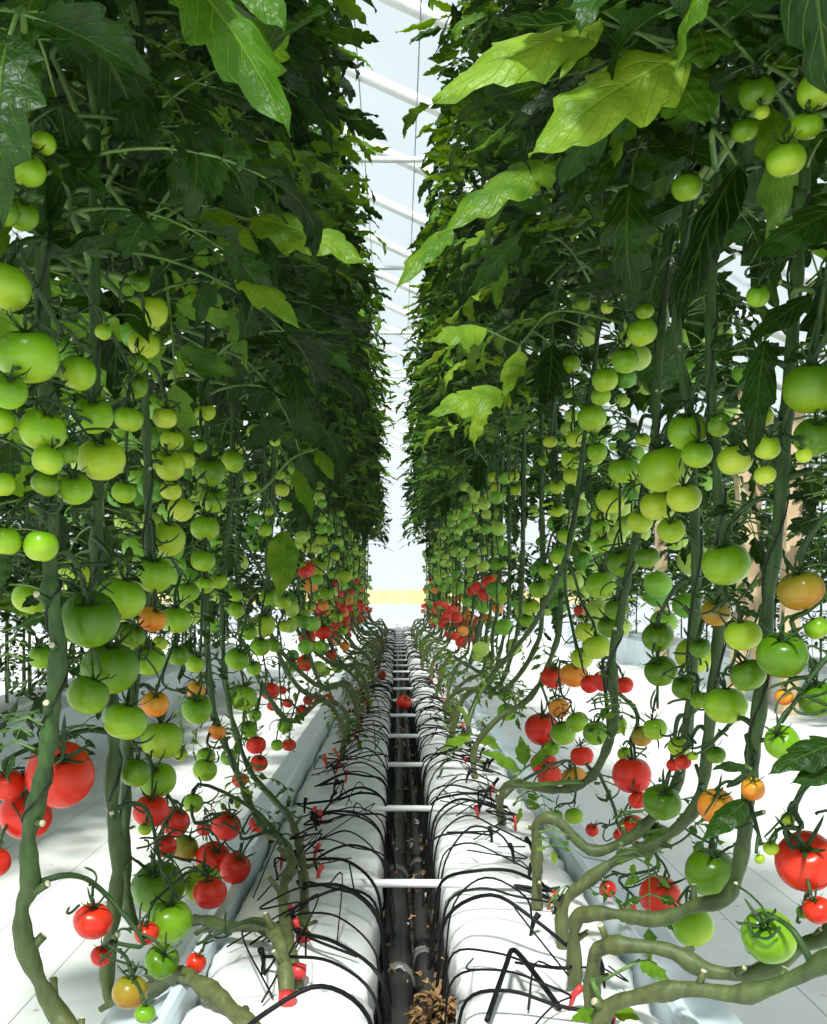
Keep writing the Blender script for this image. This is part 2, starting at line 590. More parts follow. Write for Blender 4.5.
def calyx_mesh(seed):
    g = random.Random(seed)
    mb = MB()
    z0 = 0.36
    for i in range(5):
        a = 2 * pi * i / 5 + g.uniform(-.2, .2)
        L = g.uniform(0.42, 0.68)
        h = np.array((cos(a), sin(a), 0))
        s = np.array((-sin(a), cos(a), 0))
        el = g.uniform(0.38, 0.75)
        G = []
        p = np.array((0, 0, z0)) + h * 0.02
        for q in range(8):
            t = q / 7
            w = 0.05 * (1 - t) ** 0.8 * (0.6 + t * 1.2) + 0.003
            e = el - 0.5 * t + g.choice((0.2, 1.4, 2.4)) * t * t * 0.8
            G.append([p - s * w, p + np.array((0, 0, 0.012)), p + s * w])
            p = p + (h * cos(e) + np.array((0, 0, sin(e)))) * L / 7
        mb.grid(np.array(G))
    mb.tube(smooth_path([(0, 0, z0 - 0.03), (0.0, 0.01, z0 + 0.1), (0.03, 0.03, z0 + 0.22), (0.07, 0.05, z0 + 0.30)], 3), [0.04] + [0.026] * 3 + [0.034] * 3 + [0.022] * 3, 6)
    return mb.mesh('calyx', [M_CALYX])


CAL_END = Vector((0.07, 0.05, 0.66))
TMESH = {c: [tomato_mesh('tomato', 31 * i + ord(c), m, (0.02, 0.045, 0.03)[i], (0.90, 0.86, 0.95)[i]) for i in range(3)] for c, m in TOM.items()}
CALYX = [calyx_mesh(i) for i in range(4)]

# ------------------------------------------------------------------ traced stems of the near plants
# (px, py) read along each stem, with the distance from the camera at its foot and where it runs upright
XL, XR = -0.36, 0.37
HERO = {
    'L': [
        dict(px=[(244, 1112), (170, 1078), (100, 1055), (66, 1024), (44, 990), (25, 945), (22, 908), (30, 885), (28, 840), (36, 805), (46, 757), (52, 708), (58, 650), (51, 597), (50, 565), (48, 500), (45, 400), (42, 250), (41, 100)],
             Y=(0.85, 1.03), k=3, r=0.0125, old=8),
        dict(px=[(268, 1040), (232, 1010), (200, 984), (178, 976), (150, 990), (116, 1000), (107, 980), (112, 930), (118, 860), (112, 800), (114, 740), (112, 700), (104, 620), (97, 560), (97, 500), (95, 350), (95, 200)],
             Y=(1.0, 1.25), k=5, r=0.0125, old=9),
        dict(px=[(287, 1003), (284, 960), (274, 932), (262, 924), (230, 927), (195, 920), (160, 935), (132, 920), (126, 860), (126, 800), (128, 740), (138, 660), (148, 570), (148, 500), (146, 420), (142, 300), (141, 150)],
             Y=(1.085, 1.42), k=7, r=0.0115, old=8),
        dict(px=[(298, 975), (285, 922), (284, 885), (292, 862), (284, 842), (266, 832), (248, 800), (236, 770), (216, 720), (208, 660), (205, 600), (205, 500), (207, 420), (208, 300), (210, 200)],
             Y=(1.165, 1.86), k=6, r=0.0105, old=7),
        dict(px=[(303, 940), (304, 890), (300, 850), (290, 818), (274, 800), (250, 770), (232, 720), (224, 660), (222, 600), (230, 500), (233, 400), (236, 300)],
             Y=(1.28, 2.15), k=5, r=0.0105, old=5),
    ],
    'R': [
        dict(px=[(591, 1016), (594, 960), (604, 947), (622, 945), (668, 950), (710, 971), (761, 971), (803, 945), (832, 929), (850, 850), (855, 600), (856, 300)],
             Y=(1.05, 0.92), k=8, r=0.0115, old=9),
        dict(px=[(590, 1040), (606, 1010), (637, 997), (689, 989), (741, 994), (787, 981), (827, 960), (860, 930), (890, 800), (895, 500)],
             Y=(0.995, 0.84), k=7, r=0.0115, old=8),
        dict(px=[(575, 977), (575, 924), (590, 914), (617, 914), (658, 919), (694, 906), (728, 896), (742, 850), (750, 780), (760, 700), (767, 610), (777, 529), (784, 457), (787, 403), (796, 290), (800, 200), (806, 100)],
             Y=(1.16, 1.03), k=7, r=0.0115, old=8),
        dict(px=[(563, 946), (564, 905), (591, 878), (622, 857), (658, 842), (689, 816), (703, 785), (712, 700), (722, 590), (720, 520), (716, 460), (710, 360), (713, 250), (716, 120)],
             Y=(1.262, 1.2), k=7, r=0.0110, old=7),
        dict(px=[(537, 909), (537, 850), (538, 823), (556, 820), (590, 850), (622, 842), (650, 820), (678, 780), (690, 700), (696, 580), (694, 505), (690, 420), (676, 320), (686, 220), (688, 120)],
             Y=(1.41, 1.32), k=8, r=0.0110, old=8),
        dict(px=[(503, 823), (500, 797), (514, 784), (560, 790), (590, 778), (608, 745), (615, 715), (612, 660), (620, 620), (628, 575), (640, 520), (654, 440), (658, 370), (668, 250), (670, 150)],
             Y=(1.947, 1.5), k=6, r=0.0110, old=6),
        dict(px=[(467, 742), (470, 716), (486, 682), (503, 662), (530, 630), (548, 598), (565, 560), (574, 520), (584, 440), (596, 350), (600, 250)],
             Y=(3.03, 1.95), k=6, r=0.0105, old=6),
    ],
}
STEMS = {'L': [], 'R': []}       # list of (plant, path, axis point)
PLANTS = []


def stem_part(parent, P, r0, r1, oldn, seed, stubs=True, twine=True):
    g = random.Random(seed)
    k = len(P)
    s = np.concatenate([[0], np.cumsum(np.linalg.norm(np.diff(P, axis=0), axis=1))])
    rad = r0 + (r1 - r0) * np.clip(s / 1.6, 0, 1)
    rad = rad * (1 + 0.2 * np.cos(s * 2 * pi / 0.075 + g.uniform(0, 6)) ** 3 + 0.07 * np.sin(s * 163) + 0.05 * np.sin(s * 71))
    age = np.clip(1.15 - np.arange(k) / max(oldn, 1), 0, 1)
    mb = MB()
    mb.tube(P, rad, 9, 0, age)
    if stubs:
        d = 0.05
        while d < s[-1] - 0.05 and d < 1.3:
            i = int(np.searchsorted(s, d))
            i = min(i, k - 2)
            T = unit(P[i + 1] - P[i])
            a = np.array((g.uniform(-1, 1), g.uniform(-1, 0.6), g.uniform(-.4, 1)))
            a = unit(a - T * np.dot(a, T) + 0.3 * T)
            ln = g.uniform(0.008, 0.024) + rad[i]
            rr = rad[i] * g.uniform(0.35, 0.5)
            mb.tube([P[i], P[i] + a * ln * 0.7, P[i] + a * ln], [rr * 1.3, rr, rr], 6, 0, float(age[i]))
            mb.tube([P[i] + a * ln, P[i] + a * (ln + 0.0012)], [rr * 0.95, rr * 0.8], 6, 1)
            d += g.uniform(0.05, 0.11)
    mb.build('stem', [M_STEM, M_SCAR], parent)
    if twine:
        q = MB()
        w = np.arange(k) * 0.55
        off = np.stack([np.cos(w), np.sin(w), 0 * w], 1) * (rad + 0.0015)[:, None]
        i0 = min(oldn, k - 4)
        q.tube((P + off)[i0:], 0.0013, 4)
        q.build('twine', M_TWINE, parent)


def make_plant(side, P, axis, r0, oldn, seed, z_fol=0.42, fol=True, twine=True, stubs=True, dense=False):
    base = tuple(P[0])
    pl = empty('tomato_plant', base)
    stem_part(pl, P, r0, r0 * 0.62, oldn, seed, stubs, twine)
    g = random.Random(seed + 5)
    if fol:
        yaw = (0 if side == 'L' else pi) + g.uniform(-0.35, 0.35)
        inst('foliage', DENSE[seed % 4] if dense else FOL[seed % 6], (axis[0], axis[1], CZ + z_fol), pl, yaw, g.uniform(0.94, 1.06))
    if axis[1] < 9 and axis[1] > (1.6 if side == 'L' else 1.1):
        i0 = int(np.argmax(P[:, 2] > SLAB + 0.05))
        i1 = int(np.argmax(P[:, 2] > CZ - 0.1))
        for q in range(6):
            mb = MB()
            a = P[g.randrange(i0, max(i1, i0 + 1))]
            compound(mb, a, g.uniform(0, 6.28), g.uniform(0.04, 0.11), g.random(), g.uniform(-0.5, 0.7), 1.8, 0.9, g.uniform(0.1, 0.6), simple=True)
            mb.build('side_shoot', [M_LEAF_PALE, M_PETIOLE], pl)
    PLANTS.append((side, pl, axis))
    STEMS[side].append((pl, P, axis))
    return pl


FOLZ = {'L': [0.36, 0.36, 0.36, 0.36, 0.4], 'R': [0.46, 0.5, 0.46, 0.5, 0.52, 0.56, 0.56]}
for side in 'LR':
    for n, h in enumerate(HERO[side]):
        px = h['px']
        kk = h['k']
        pts = []
        for i, (x, y) in enumerate(px):
            f = min(1.0, i / kk)
            pts.append(at(x, y, h['Y'][0] + (h['Y'][1] - h['Y'][0]) * f))
        pts[0][2] = SLAB - 0.012
        top = pts[-1]
        pts.append(np.array((top[0], top[1], 2.2)))
        pts.append(np.array((top[0], top[1], 2.85)))
        P = smooth_path(pts, 6)
        make_plant(side, P, (top[0], top[1]), h['r'] * (0.84 if n < 2 and side == 'L' else 0.72), h['old'] * 6, 200 + n * 7 + (50 if side == 'R' else 0), FOLZ[side][n], dense=True)

# further plants along both rows, every 0.3 m
GEN = {'L': [2.5 + 0.30 * i for i in range(33)], 'R': [2.35 + 0.30 * i for i in range(33)]}
for side in 'LR':
    sg = -1 if side == 'L' else 1
    for n, y in enumerate(GEN[side]):
        g = random.Random(900 + n + (100 if side == 'R' else 0))
        xr = sg * (0.36 + g.uniform(-0.03, 0.04))
        xb = (-0.135 if side == 'L' else 0.18) + g.uniform(-0.03, 0.03)
        yb = y + g.uniform(0.05, 0.3)
        pts = [(xb, yb, SLAB - 0.012), (xb + g.uniform(-.01, .01), yb - 0.01, SLAB + g.uniform(0.05, 0.1)), (xb + sg * 0.05, yb - 0.05, SLAB + g.uniform(0.12, 0.18)),
               (xb + sg * 0.13, y + 0.06, SLAB + g.uniform(0.12, 0.2)), (xr - sg * 0.02, y + 0.01, SLAB + 0.30), (xr, y, CZ + 0.0), (xr + g.uniform(-.02, .02), y + g.uniform(-.02, .02), CZ + 0.5), (xr, y, 2.2), (xr, y, 2.85)]
        P = smooth_path(pts, 5)
        make_plant(side, P, (xr, y), 0.0078, 24, 300 + n * 11 + (3 if side == 'R' else 0), 0.42 + g.uniform(-.05, .05) + (0.05 if side == 'R' else 0) + 0.022 * max(0, y - 3), twine=n < 8, stubs=n < 14)

for side, x, y in (('L', -0.43, 0.74), ('R', 0.44, 0.70)):  # nearest plant of each row, mostly out of view, added for its shade
    sg = -1 if side == 'L' else 1
    P = smooth_path([(sg * 0.2, y - 0.1, SLAB - 0.012), (sg * 0.2, y - 0.1, SLAB + 0.1), (sg * 0.34, y - 0.03, SLAB + 0.17), (x, y, SLAB + 0.3), (x, y, CZ + 0.5), (x, y, 2.85)], 6)
    make_plant(side, P, (x, y), 0.011, 14, 501 if side == 'L' else 508, 0.56, dense=True)

for side, word in (('L', 'left'), ('R', 'right')):
    rows = sorted([p for p in PLANTS if p[0] == side], key=lambda p: p[2][1])
    for n, (_, pl, ax) in enumerate(rows):
        if n < 26:
            tag(pl, f'tall vine tomato plant, {ORD[n]} from the camera in the row {word} of the drain', 'tomato plant', f'tomato plants in the {word} row')
        else:
            tag(pl, f'small-looking tomato plant at the distant end of the row {word} of the drain', 'tomato plant', f'tomato plants at the far end of the {word} row')

# ------------------------------------------------------------------ tomatoes read from the photograph
# cluster phrase, side, [(px, py, diameter px, colour)], the front ones of a cluster first
CL = [
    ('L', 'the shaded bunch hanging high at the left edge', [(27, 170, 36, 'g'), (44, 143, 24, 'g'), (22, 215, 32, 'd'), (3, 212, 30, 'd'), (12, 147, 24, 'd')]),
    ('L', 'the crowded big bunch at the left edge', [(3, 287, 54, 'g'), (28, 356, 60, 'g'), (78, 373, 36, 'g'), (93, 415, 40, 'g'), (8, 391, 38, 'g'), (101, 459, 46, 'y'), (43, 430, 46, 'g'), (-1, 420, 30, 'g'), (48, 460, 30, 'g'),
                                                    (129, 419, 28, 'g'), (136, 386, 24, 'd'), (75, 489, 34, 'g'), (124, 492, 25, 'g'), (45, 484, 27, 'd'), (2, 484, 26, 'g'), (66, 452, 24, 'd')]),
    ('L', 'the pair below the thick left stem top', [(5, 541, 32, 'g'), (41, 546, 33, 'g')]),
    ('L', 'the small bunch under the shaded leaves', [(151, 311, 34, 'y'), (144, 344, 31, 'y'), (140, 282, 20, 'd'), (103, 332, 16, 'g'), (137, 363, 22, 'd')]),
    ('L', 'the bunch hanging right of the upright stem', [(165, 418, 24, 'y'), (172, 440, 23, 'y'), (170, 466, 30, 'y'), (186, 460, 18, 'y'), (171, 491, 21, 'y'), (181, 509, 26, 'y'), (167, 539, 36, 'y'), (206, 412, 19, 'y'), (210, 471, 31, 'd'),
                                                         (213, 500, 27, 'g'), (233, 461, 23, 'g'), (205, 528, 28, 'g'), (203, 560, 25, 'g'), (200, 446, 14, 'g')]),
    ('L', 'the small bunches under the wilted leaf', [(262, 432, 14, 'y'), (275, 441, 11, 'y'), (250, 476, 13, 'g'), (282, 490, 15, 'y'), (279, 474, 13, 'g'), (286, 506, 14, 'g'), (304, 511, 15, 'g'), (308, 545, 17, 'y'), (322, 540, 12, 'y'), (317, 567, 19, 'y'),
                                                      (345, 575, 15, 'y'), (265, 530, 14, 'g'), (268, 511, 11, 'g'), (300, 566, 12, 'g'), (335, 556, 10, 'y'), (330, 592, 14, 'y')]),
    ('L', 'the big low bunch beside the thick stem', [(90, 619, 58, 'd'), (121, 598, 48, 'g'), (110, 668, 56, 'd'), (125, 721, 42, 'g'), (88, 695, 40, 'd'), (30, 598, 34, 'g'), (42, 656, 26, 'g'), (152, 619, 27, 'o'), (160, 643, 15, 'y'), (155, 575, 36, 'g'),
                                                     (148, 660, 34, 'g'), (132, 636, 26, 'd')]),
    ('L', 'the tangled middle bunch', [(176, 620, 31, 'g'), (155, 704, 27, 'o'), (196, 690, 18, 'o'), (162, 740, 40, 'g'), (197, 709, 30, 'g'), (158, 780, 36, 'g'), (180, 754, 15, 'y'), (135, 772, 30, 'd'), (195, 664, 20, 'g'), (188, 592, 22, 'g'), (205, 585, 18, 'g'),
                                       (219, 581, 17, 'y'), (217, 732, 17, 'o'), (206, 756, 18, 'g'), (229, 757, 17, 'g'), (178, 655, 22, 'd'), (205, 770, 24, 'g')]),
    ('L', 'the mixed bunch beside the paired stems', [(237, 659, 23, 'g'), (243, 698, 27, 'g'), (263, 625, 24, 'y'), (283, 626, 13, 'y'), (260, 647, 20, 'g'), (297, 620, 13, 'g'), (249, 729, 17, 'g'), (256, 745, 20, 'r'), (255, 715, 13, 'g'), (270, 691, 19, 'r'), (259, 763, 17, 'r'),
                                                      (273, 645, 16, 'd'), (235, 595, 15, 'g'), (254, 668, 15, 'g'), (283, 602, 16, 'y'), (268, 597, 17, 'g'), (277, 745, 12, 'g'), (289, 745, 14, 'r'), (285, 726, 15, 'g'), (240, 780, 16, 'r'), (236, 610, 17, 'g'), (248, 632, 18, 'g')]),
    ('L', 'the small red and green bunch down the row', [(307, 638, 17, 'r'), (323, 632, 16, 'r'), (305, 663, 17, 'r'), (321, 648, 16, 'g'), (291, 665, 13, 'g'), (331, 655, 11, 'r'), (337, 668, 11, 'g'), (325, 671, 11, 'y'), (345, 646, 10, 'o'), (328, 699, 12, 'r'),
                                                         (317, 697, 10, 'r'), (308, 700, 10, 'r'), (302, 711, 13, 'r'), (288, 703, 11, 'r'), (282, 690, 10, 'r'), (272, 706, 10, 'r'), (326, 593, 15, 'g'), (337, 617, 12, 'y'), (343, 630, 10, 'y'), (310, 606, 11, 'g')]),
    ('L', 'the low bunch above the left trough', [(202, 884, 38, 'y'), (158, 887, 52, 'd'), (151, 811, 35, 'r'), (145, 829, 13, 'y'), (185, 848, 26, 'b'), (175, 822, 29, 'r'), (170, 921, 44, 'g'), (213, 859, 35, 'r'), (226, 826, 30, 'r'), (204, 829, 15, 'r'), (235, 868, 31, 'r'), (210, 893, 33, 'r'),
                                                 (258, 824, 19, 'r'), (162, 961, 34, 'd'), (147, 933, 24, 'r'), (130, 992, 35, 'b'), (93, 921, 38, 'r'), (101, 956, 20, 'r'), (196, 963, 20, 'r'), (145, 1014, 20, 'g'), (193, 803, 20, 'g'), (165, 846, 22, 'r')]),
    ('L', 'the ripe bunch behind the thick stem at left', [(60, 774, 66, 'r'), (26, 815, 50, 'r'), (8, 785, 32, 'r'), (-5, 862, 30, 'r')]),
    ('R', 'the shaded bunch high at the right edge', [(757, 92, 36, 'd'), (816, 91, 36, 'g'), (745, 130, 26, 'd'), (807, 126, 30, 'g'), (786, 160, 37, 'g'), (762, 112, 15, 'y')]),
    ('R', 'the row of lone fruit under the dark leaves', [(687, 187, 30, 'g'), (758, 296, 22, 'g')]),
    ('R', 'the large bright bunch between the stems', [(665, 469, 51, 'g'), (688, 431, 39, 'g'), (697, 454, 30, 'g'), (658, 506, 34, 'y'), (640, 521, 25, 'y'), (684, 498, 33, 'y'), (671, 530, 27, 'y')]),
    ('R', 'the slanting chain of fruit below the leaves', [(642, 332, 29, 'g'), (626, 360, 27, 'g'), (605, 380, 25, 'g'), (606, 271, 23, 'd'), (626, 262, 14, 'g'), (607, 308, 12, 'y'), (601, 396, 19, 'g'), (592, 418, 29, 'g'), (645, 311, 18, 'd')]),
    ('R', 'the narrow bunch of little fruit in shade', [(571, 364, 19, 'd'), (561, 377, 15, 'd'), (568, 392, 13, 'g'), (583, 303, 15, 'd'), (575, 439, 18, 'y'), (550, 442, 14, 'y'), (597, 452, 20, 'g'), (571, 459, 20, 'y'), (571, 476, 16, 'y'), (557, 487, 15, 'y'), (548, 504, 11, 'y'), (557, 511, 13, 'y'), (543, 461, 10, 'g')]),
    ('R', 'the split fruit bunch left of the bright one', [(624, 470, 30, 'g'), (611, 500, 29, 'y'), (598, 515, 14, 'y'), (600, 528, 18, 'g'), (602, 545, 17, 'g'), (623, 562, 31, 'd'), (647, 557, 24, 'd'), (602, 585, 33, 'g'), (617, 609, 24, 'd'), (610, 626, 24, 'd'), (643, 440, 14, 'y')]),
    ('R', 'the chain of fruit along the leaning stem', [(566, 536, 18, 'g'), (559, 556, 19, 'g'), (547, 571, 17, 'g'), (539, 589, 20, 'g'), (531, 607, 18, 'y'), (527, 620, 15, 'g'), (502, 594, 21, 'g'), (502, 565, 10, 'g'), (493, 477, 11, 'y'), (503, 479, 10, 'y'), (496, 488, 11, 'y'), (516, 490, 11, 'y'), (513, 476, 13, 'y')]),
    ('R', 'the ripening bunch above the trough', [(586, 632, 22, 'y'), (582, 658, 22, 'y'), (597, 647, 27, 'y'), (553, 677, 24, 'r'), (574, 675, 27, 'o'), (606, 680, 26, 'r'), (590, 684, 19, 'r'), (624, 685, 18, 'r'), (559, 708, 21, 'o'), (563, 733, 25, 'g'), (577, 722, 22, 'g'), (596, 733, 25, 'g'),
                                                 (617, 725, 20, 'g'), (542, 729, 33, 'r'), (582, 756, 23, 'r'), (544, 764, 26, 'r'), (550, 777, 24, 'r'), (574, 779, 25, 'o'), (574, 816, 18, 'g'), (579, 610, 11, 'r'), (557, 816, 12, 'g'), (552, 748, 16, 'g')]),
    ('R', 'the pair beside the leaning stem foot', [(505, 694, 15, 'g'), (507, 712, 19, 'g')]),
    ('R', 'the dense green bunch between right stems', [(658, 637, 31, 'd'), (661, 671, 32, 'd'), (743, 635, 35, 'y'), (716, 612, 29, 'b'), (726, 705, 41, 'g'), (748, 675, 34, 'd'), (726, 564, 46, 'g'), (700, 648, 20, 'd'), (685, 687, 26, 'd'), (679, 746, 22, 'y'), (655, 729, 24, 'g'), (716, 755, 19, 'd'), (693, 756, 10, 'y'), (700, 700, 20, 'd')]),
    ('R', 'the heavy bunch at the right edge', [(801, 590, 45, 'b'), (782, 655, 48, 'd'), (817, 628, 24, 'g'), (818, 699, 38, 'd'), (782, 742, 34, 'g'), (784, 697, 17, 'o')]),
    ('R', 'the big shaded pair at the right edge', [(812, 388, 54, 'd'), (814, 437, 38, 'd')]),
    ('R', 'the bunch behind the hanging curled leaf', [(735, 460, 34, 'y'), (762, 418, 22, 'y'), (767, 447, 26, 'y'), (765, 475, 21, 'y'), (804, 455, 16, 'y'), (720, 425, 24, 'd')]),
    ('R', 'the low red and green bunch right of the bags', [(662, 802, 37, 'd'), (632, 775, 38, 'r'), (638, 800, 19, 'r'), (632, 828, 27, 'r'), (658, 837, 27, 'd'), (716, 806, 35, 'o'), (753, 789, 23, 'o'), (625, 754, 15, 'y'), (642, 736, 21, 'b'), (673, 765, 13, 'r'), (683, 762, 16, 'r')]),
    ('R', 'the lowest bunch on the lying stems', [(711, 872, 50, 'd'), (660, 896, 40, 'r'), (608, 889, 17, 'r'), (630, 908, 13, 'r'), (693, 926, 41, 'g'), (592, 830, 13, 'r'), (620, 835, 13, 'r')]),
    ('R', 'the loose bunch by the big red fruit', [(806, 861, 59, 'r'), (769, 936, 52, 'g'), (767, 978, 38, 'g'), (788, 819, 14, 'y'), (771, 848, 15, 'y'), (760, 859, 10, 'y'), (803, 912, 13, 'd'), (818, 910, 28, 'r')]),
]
PLACED = []


def seg_dist(p, P):
    a, b = P[:-1], P[1:]
    ab = b - a
    t = np.clip(((p - a) * ab).sum(1) / ((ab * ab).sum(1) + 1e-12), 0, 1)
    return np.linalg.norm(a + ab * t[:, None] - p, axis=1).min()


NEAR = {s: [P for (_, P, ax) in STEMS[s] if ax[1] < 3.6] for s in 'LR'}


def clear(p, r, side):
    for q, rq in PLACED:
        if np.linalg.norm(p - q) < (r + rq) * 0.93:
            return False
    for P in NEAR[side]:
        if seg_dist(p, P) < r + 0.008:
            return False
    return True


TPROTO_N = 0
TLOG = []


def add_tomato(p, d, c, seed, tilt):
    g = random.Random(seed)
    o = bpy.data.objects.new('tomato', TMESH[c][g.randrange(3)])
    COL.objects.link(o)
    o.location = p
    o.scale = (d, d, d)
    tx, ty = tilt
    o.rotation_euler = (Matrix.Rotation(tx, 3, 'X') @ Matrix.Rotation(ty, 3, 'Y') @ Matrix.Rotation(g.uniform(0, 6.28), 3, 'Z')).to_euler()
    k = bpy.data.objects.new('calyx', CALYX[g.randrange(4)])
    COL.objects.link(k)
    k.parent = o
    mw = Matrix.LocRotScale(Vector(p), o.rotation_euler, Vector((d, d, d)))
    return o, np.array(mw @ CAL_END)


def superlative(i, n):
    if n == 1:
        return 'the only '
    if i == 0:
        return 'topmost '
    if i == n - 1:
        return 'lowest '
    return ORD[i] + ' highest '


N_OBJ = 0
for ci, (side, phrase, items) in enumerate(CL):
    sg = -1 if side == 'L' else 1
    ends = []
    by = {}
    for (px, py, d, c) in items:
        by.setdefault(c, []).append(py)
    for ti, (px, py, d, c) in enumerate(items):
        g = random.Random(ci * 100 + ti)
        q = abs(px - VX) / F
        Y0 = (0.335 if side == 'L' else 0.355) / q
        Y0 = min(max(Y0, 0.93), 4.2)
        if side == 'L' and px < 62 and py > 560:
            Y0 = max(Y0 * 1.1, 1.17)
        cap = 9.0
        if py > 740:                      # stay above the wing of the trough
            cap = 0.44 / ((py + d / 2 - VY) / F)
            Y0 = min(Y0, cap / 1.0)
        best = None
        for f in (1, 0.97, 1.03, 1.06, 0.94, 1.09, 1.12, 0.91, 1.15, 1.19, 1.23, 0.88, 1.27, 1.31, 0.85, 0.82, 0.79):
            Y = Y0 * f
            if Y > cap * 1.001:
                continue
            D = d * Y / F
            p = at(px, py, Y)
            if clear(p, D / 2, side):
                best = (p, D)
                break
        if best is None:
            p, D = at(px, py, min(cap, Y0)), d * min(cap, Y0) / F
            best = (p, D)
            TLOG.append((px, py))
        p, D = best
        D /= 0.97
        PLACED.append((p, D / 2))
        # the stalk end looks up, a little towards the aisle and the camera
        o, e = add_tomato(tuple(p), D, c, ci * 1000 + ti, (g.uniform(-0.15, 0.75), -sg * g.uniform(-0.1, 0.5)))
        ends.append((e, p))
        ys = sorted(by[c])
        rank = ys.index(py)
        sz = ''
        lab = f"{superlative(rank, len(ys))}{CNAME[c]} tomato in {phrase}"
        if ys.count(py) > 1:
            lab = f"{'left' if px < sum(x for x, yy, _, cc in items if cc == c and yy == py) / 2 else 'right'} of two level {CNAME[c]} tomatoes in {phrase}"
        tag(o, lab, 'tomato', 'tomatoes in ' + phrase)
        N_OBJ += 1
    # the fruit stalks of this bunch are parts of the plants that carry them
    groups = {}
    for e, p in ends:
        best = None
        for q, (pl, P, ax) in enumerate(STEMS[side]):
            dd = np.linalg.norm(P - (e + np.array((0, 0, 0.02))), axis=1) + np.where(P[:, 2] > SLAB + 0.04, 0, 9)
            i = int(dd.argmin())
            if best is None or dd[i] < best[0]:
                best = (dd[i], q, i)
        groups.setdefault(best[1], []).append((e, p, best[2]))
    for q, mem in groups.items():
        pl, P, ax = STEMS[side][q]
        mem.sort(key=lambda t: -t[0][2])
        g = random.Random(ci + 77 + q)
        # bunches of at most five along one stalk
        for k in range(0, len(mem), 5):
            part = mem[k:k + 5]
            anchor = P[min(part[0][2] + 1, len(P) - 1)]
            c = np.mean([e for e, _, _ in part], 0)
            spine = [anchor, anchor * 0.6 + np.array((c[0], c[1], part[0][0][2] + 0.012)) * 0.4 + np.array((0, 0, 0.012))]
            for e, p, _ in part:
                spine.append(e * 0.6 + np.array((c[0], c[1], e[2])) * 0.4 + np.array((sg * 0.008, 0.008, 0.006)))
            SP = smooth_path(spine, 4)
            mb = MB()
            mb.tube(SP, np.linspace(0.0036, 0.0018, len(SP)), 6, 0, 0.1)
            for e, p, _ in part:
                i = max(0, int(np.linalg.norm(SP - e, axis=1).argmin()) - 1)
                a = SP[i]
                mb.tube(smooth_path([a, (a + e) / 2 + np.array((0, 0, 0.004)), e], 3), 0.0018, 5, 0, 0.1)
                for _ in range(3):
                    a = SP[g.randrange(2, len(SP))] * 0.6 + e * 0.4
                    v = np.array((g.uniform(-1, 1), g.uniform(-1, 0.5), g.uniform(-1, 0.6)))
                    w_ = np.array((g.uniform(-1, 1), g.uniform(-1, 1), g.uniform(-1, 1)))
                    ln = g.uniform(0.012, 0.03) * (1.0 if p[1] < 2 else 1.3)
                    C = smooth_path([a, a + v * ln * 0.6, a + v * ln + w_ * ln * 0.5, a + v * ln * 0.9 + w_ * ln * 1.1], 3)
                    if any(np.linalg.norm(C - q_, axis=1).min() < r_ * 1.03 for q_, r_ in PLACED if abs(q_[1] - a[1]) < 0.15):
                        continue
                    mb.tube(C, [0.0014] * 9 + [0.0006], 4, 0, 0.0)
            mb.build('truss', M_TRUSS, pl)

# fruit further down the rows: the nearest as objects, the rest as one heap of tiny dots each side
FAR = []
for side in 'LR':
    sg = -1 if side == 'L' else 1
    for y in [1.55, 1.8, 2.05, 2.3] + GEN[side]:
        near = y < 3.0
        g = random.Random(int(y * 100) + (5 if side == 'R' else 0))
        xr = sg * ((0.47 if near else 0.37) + 0.004 * max(0, y - 4))
        for tr in range(1 if near else 0, 4):
            zc = CZ + (-0.16, 0.02, 0.20, 0.40)[tr] + g.uniform(-.05, .05)
            for j in range(g.randint(4, 8) if y < 9 else g.randint(2, 5)):
                if near or (tr == 0 and y < 4.6):
                    c = g.choice('gyyd')
                    if tr == 0 and j > 1:
                        continue
                elif tr == 0:
                    c = g.choice('rrrrog')
                elif tr == 1:
                    c = g.choice('gggdyo' if g.random() < 0.7 else 'rro')
                else:
                    c = g.choice('gyyg')
                D = g.uniform(0.042, 0.062) if tr < 2 else g.uniform(0.032, 0.05)
                p = np.array((xr + sg * g.uniform(-0.09, 0.05), y + g.uniform(-0.12, 0.12), zc + g.uniform(-0.09, 0.09)))
                if all(np.linalg.norm(p - q) > (D / 2 + rq) for q, rq in PLACED[-60:]):
                    PLACED.append((p, D / 2))
                    FAR.append((p, D, c, side))
FAR.sort(key=lambda t: -t[1] / t[0][1])
n_far_obj = max(0, 296 - N_OBJ)
for i, (p, D, c, side) in enumerate(FAR[:n_far_obj]):
    word = 'left' if side == 'L' else 'right'
    o, e = add_tomato(tuple(p), D, c, 5000 + i, (rnd.uniform(-0.1, 0.6), rnd.uniform(-.3, .3)))
    if p[1] < 2.6:
        tag(o, f'{CNAME[c]} tomato half hidden behind the near stems of the {word} row', 'tomato', f'{CNAME[c]} tomatoes behind the near stems of the {word} row')
    else:
        tag(o, f'small {CNAME[c]} tomato part way down the {word} row', 'tomato', f'{CNAME[c]} tomatoes part way down the {word} row')
sph = [(sin(pi * i / 8) * cos(2 * pi * j / 12), sin(pi * i / 8) * sin(2 * pi * j / 12), 0.9 * cos(pi * i / 8)) for i in range(9) for j in range(12)]
sph = np.array(sph)
sf = [(i * 12 + j, (i + 1) * 12 + j, (i + 1) * 12 + (j + 1) % 12, i * 12 + (j + 1) % 12) for i in range(8) for j in range(12)]
cols = 'dgyobr'
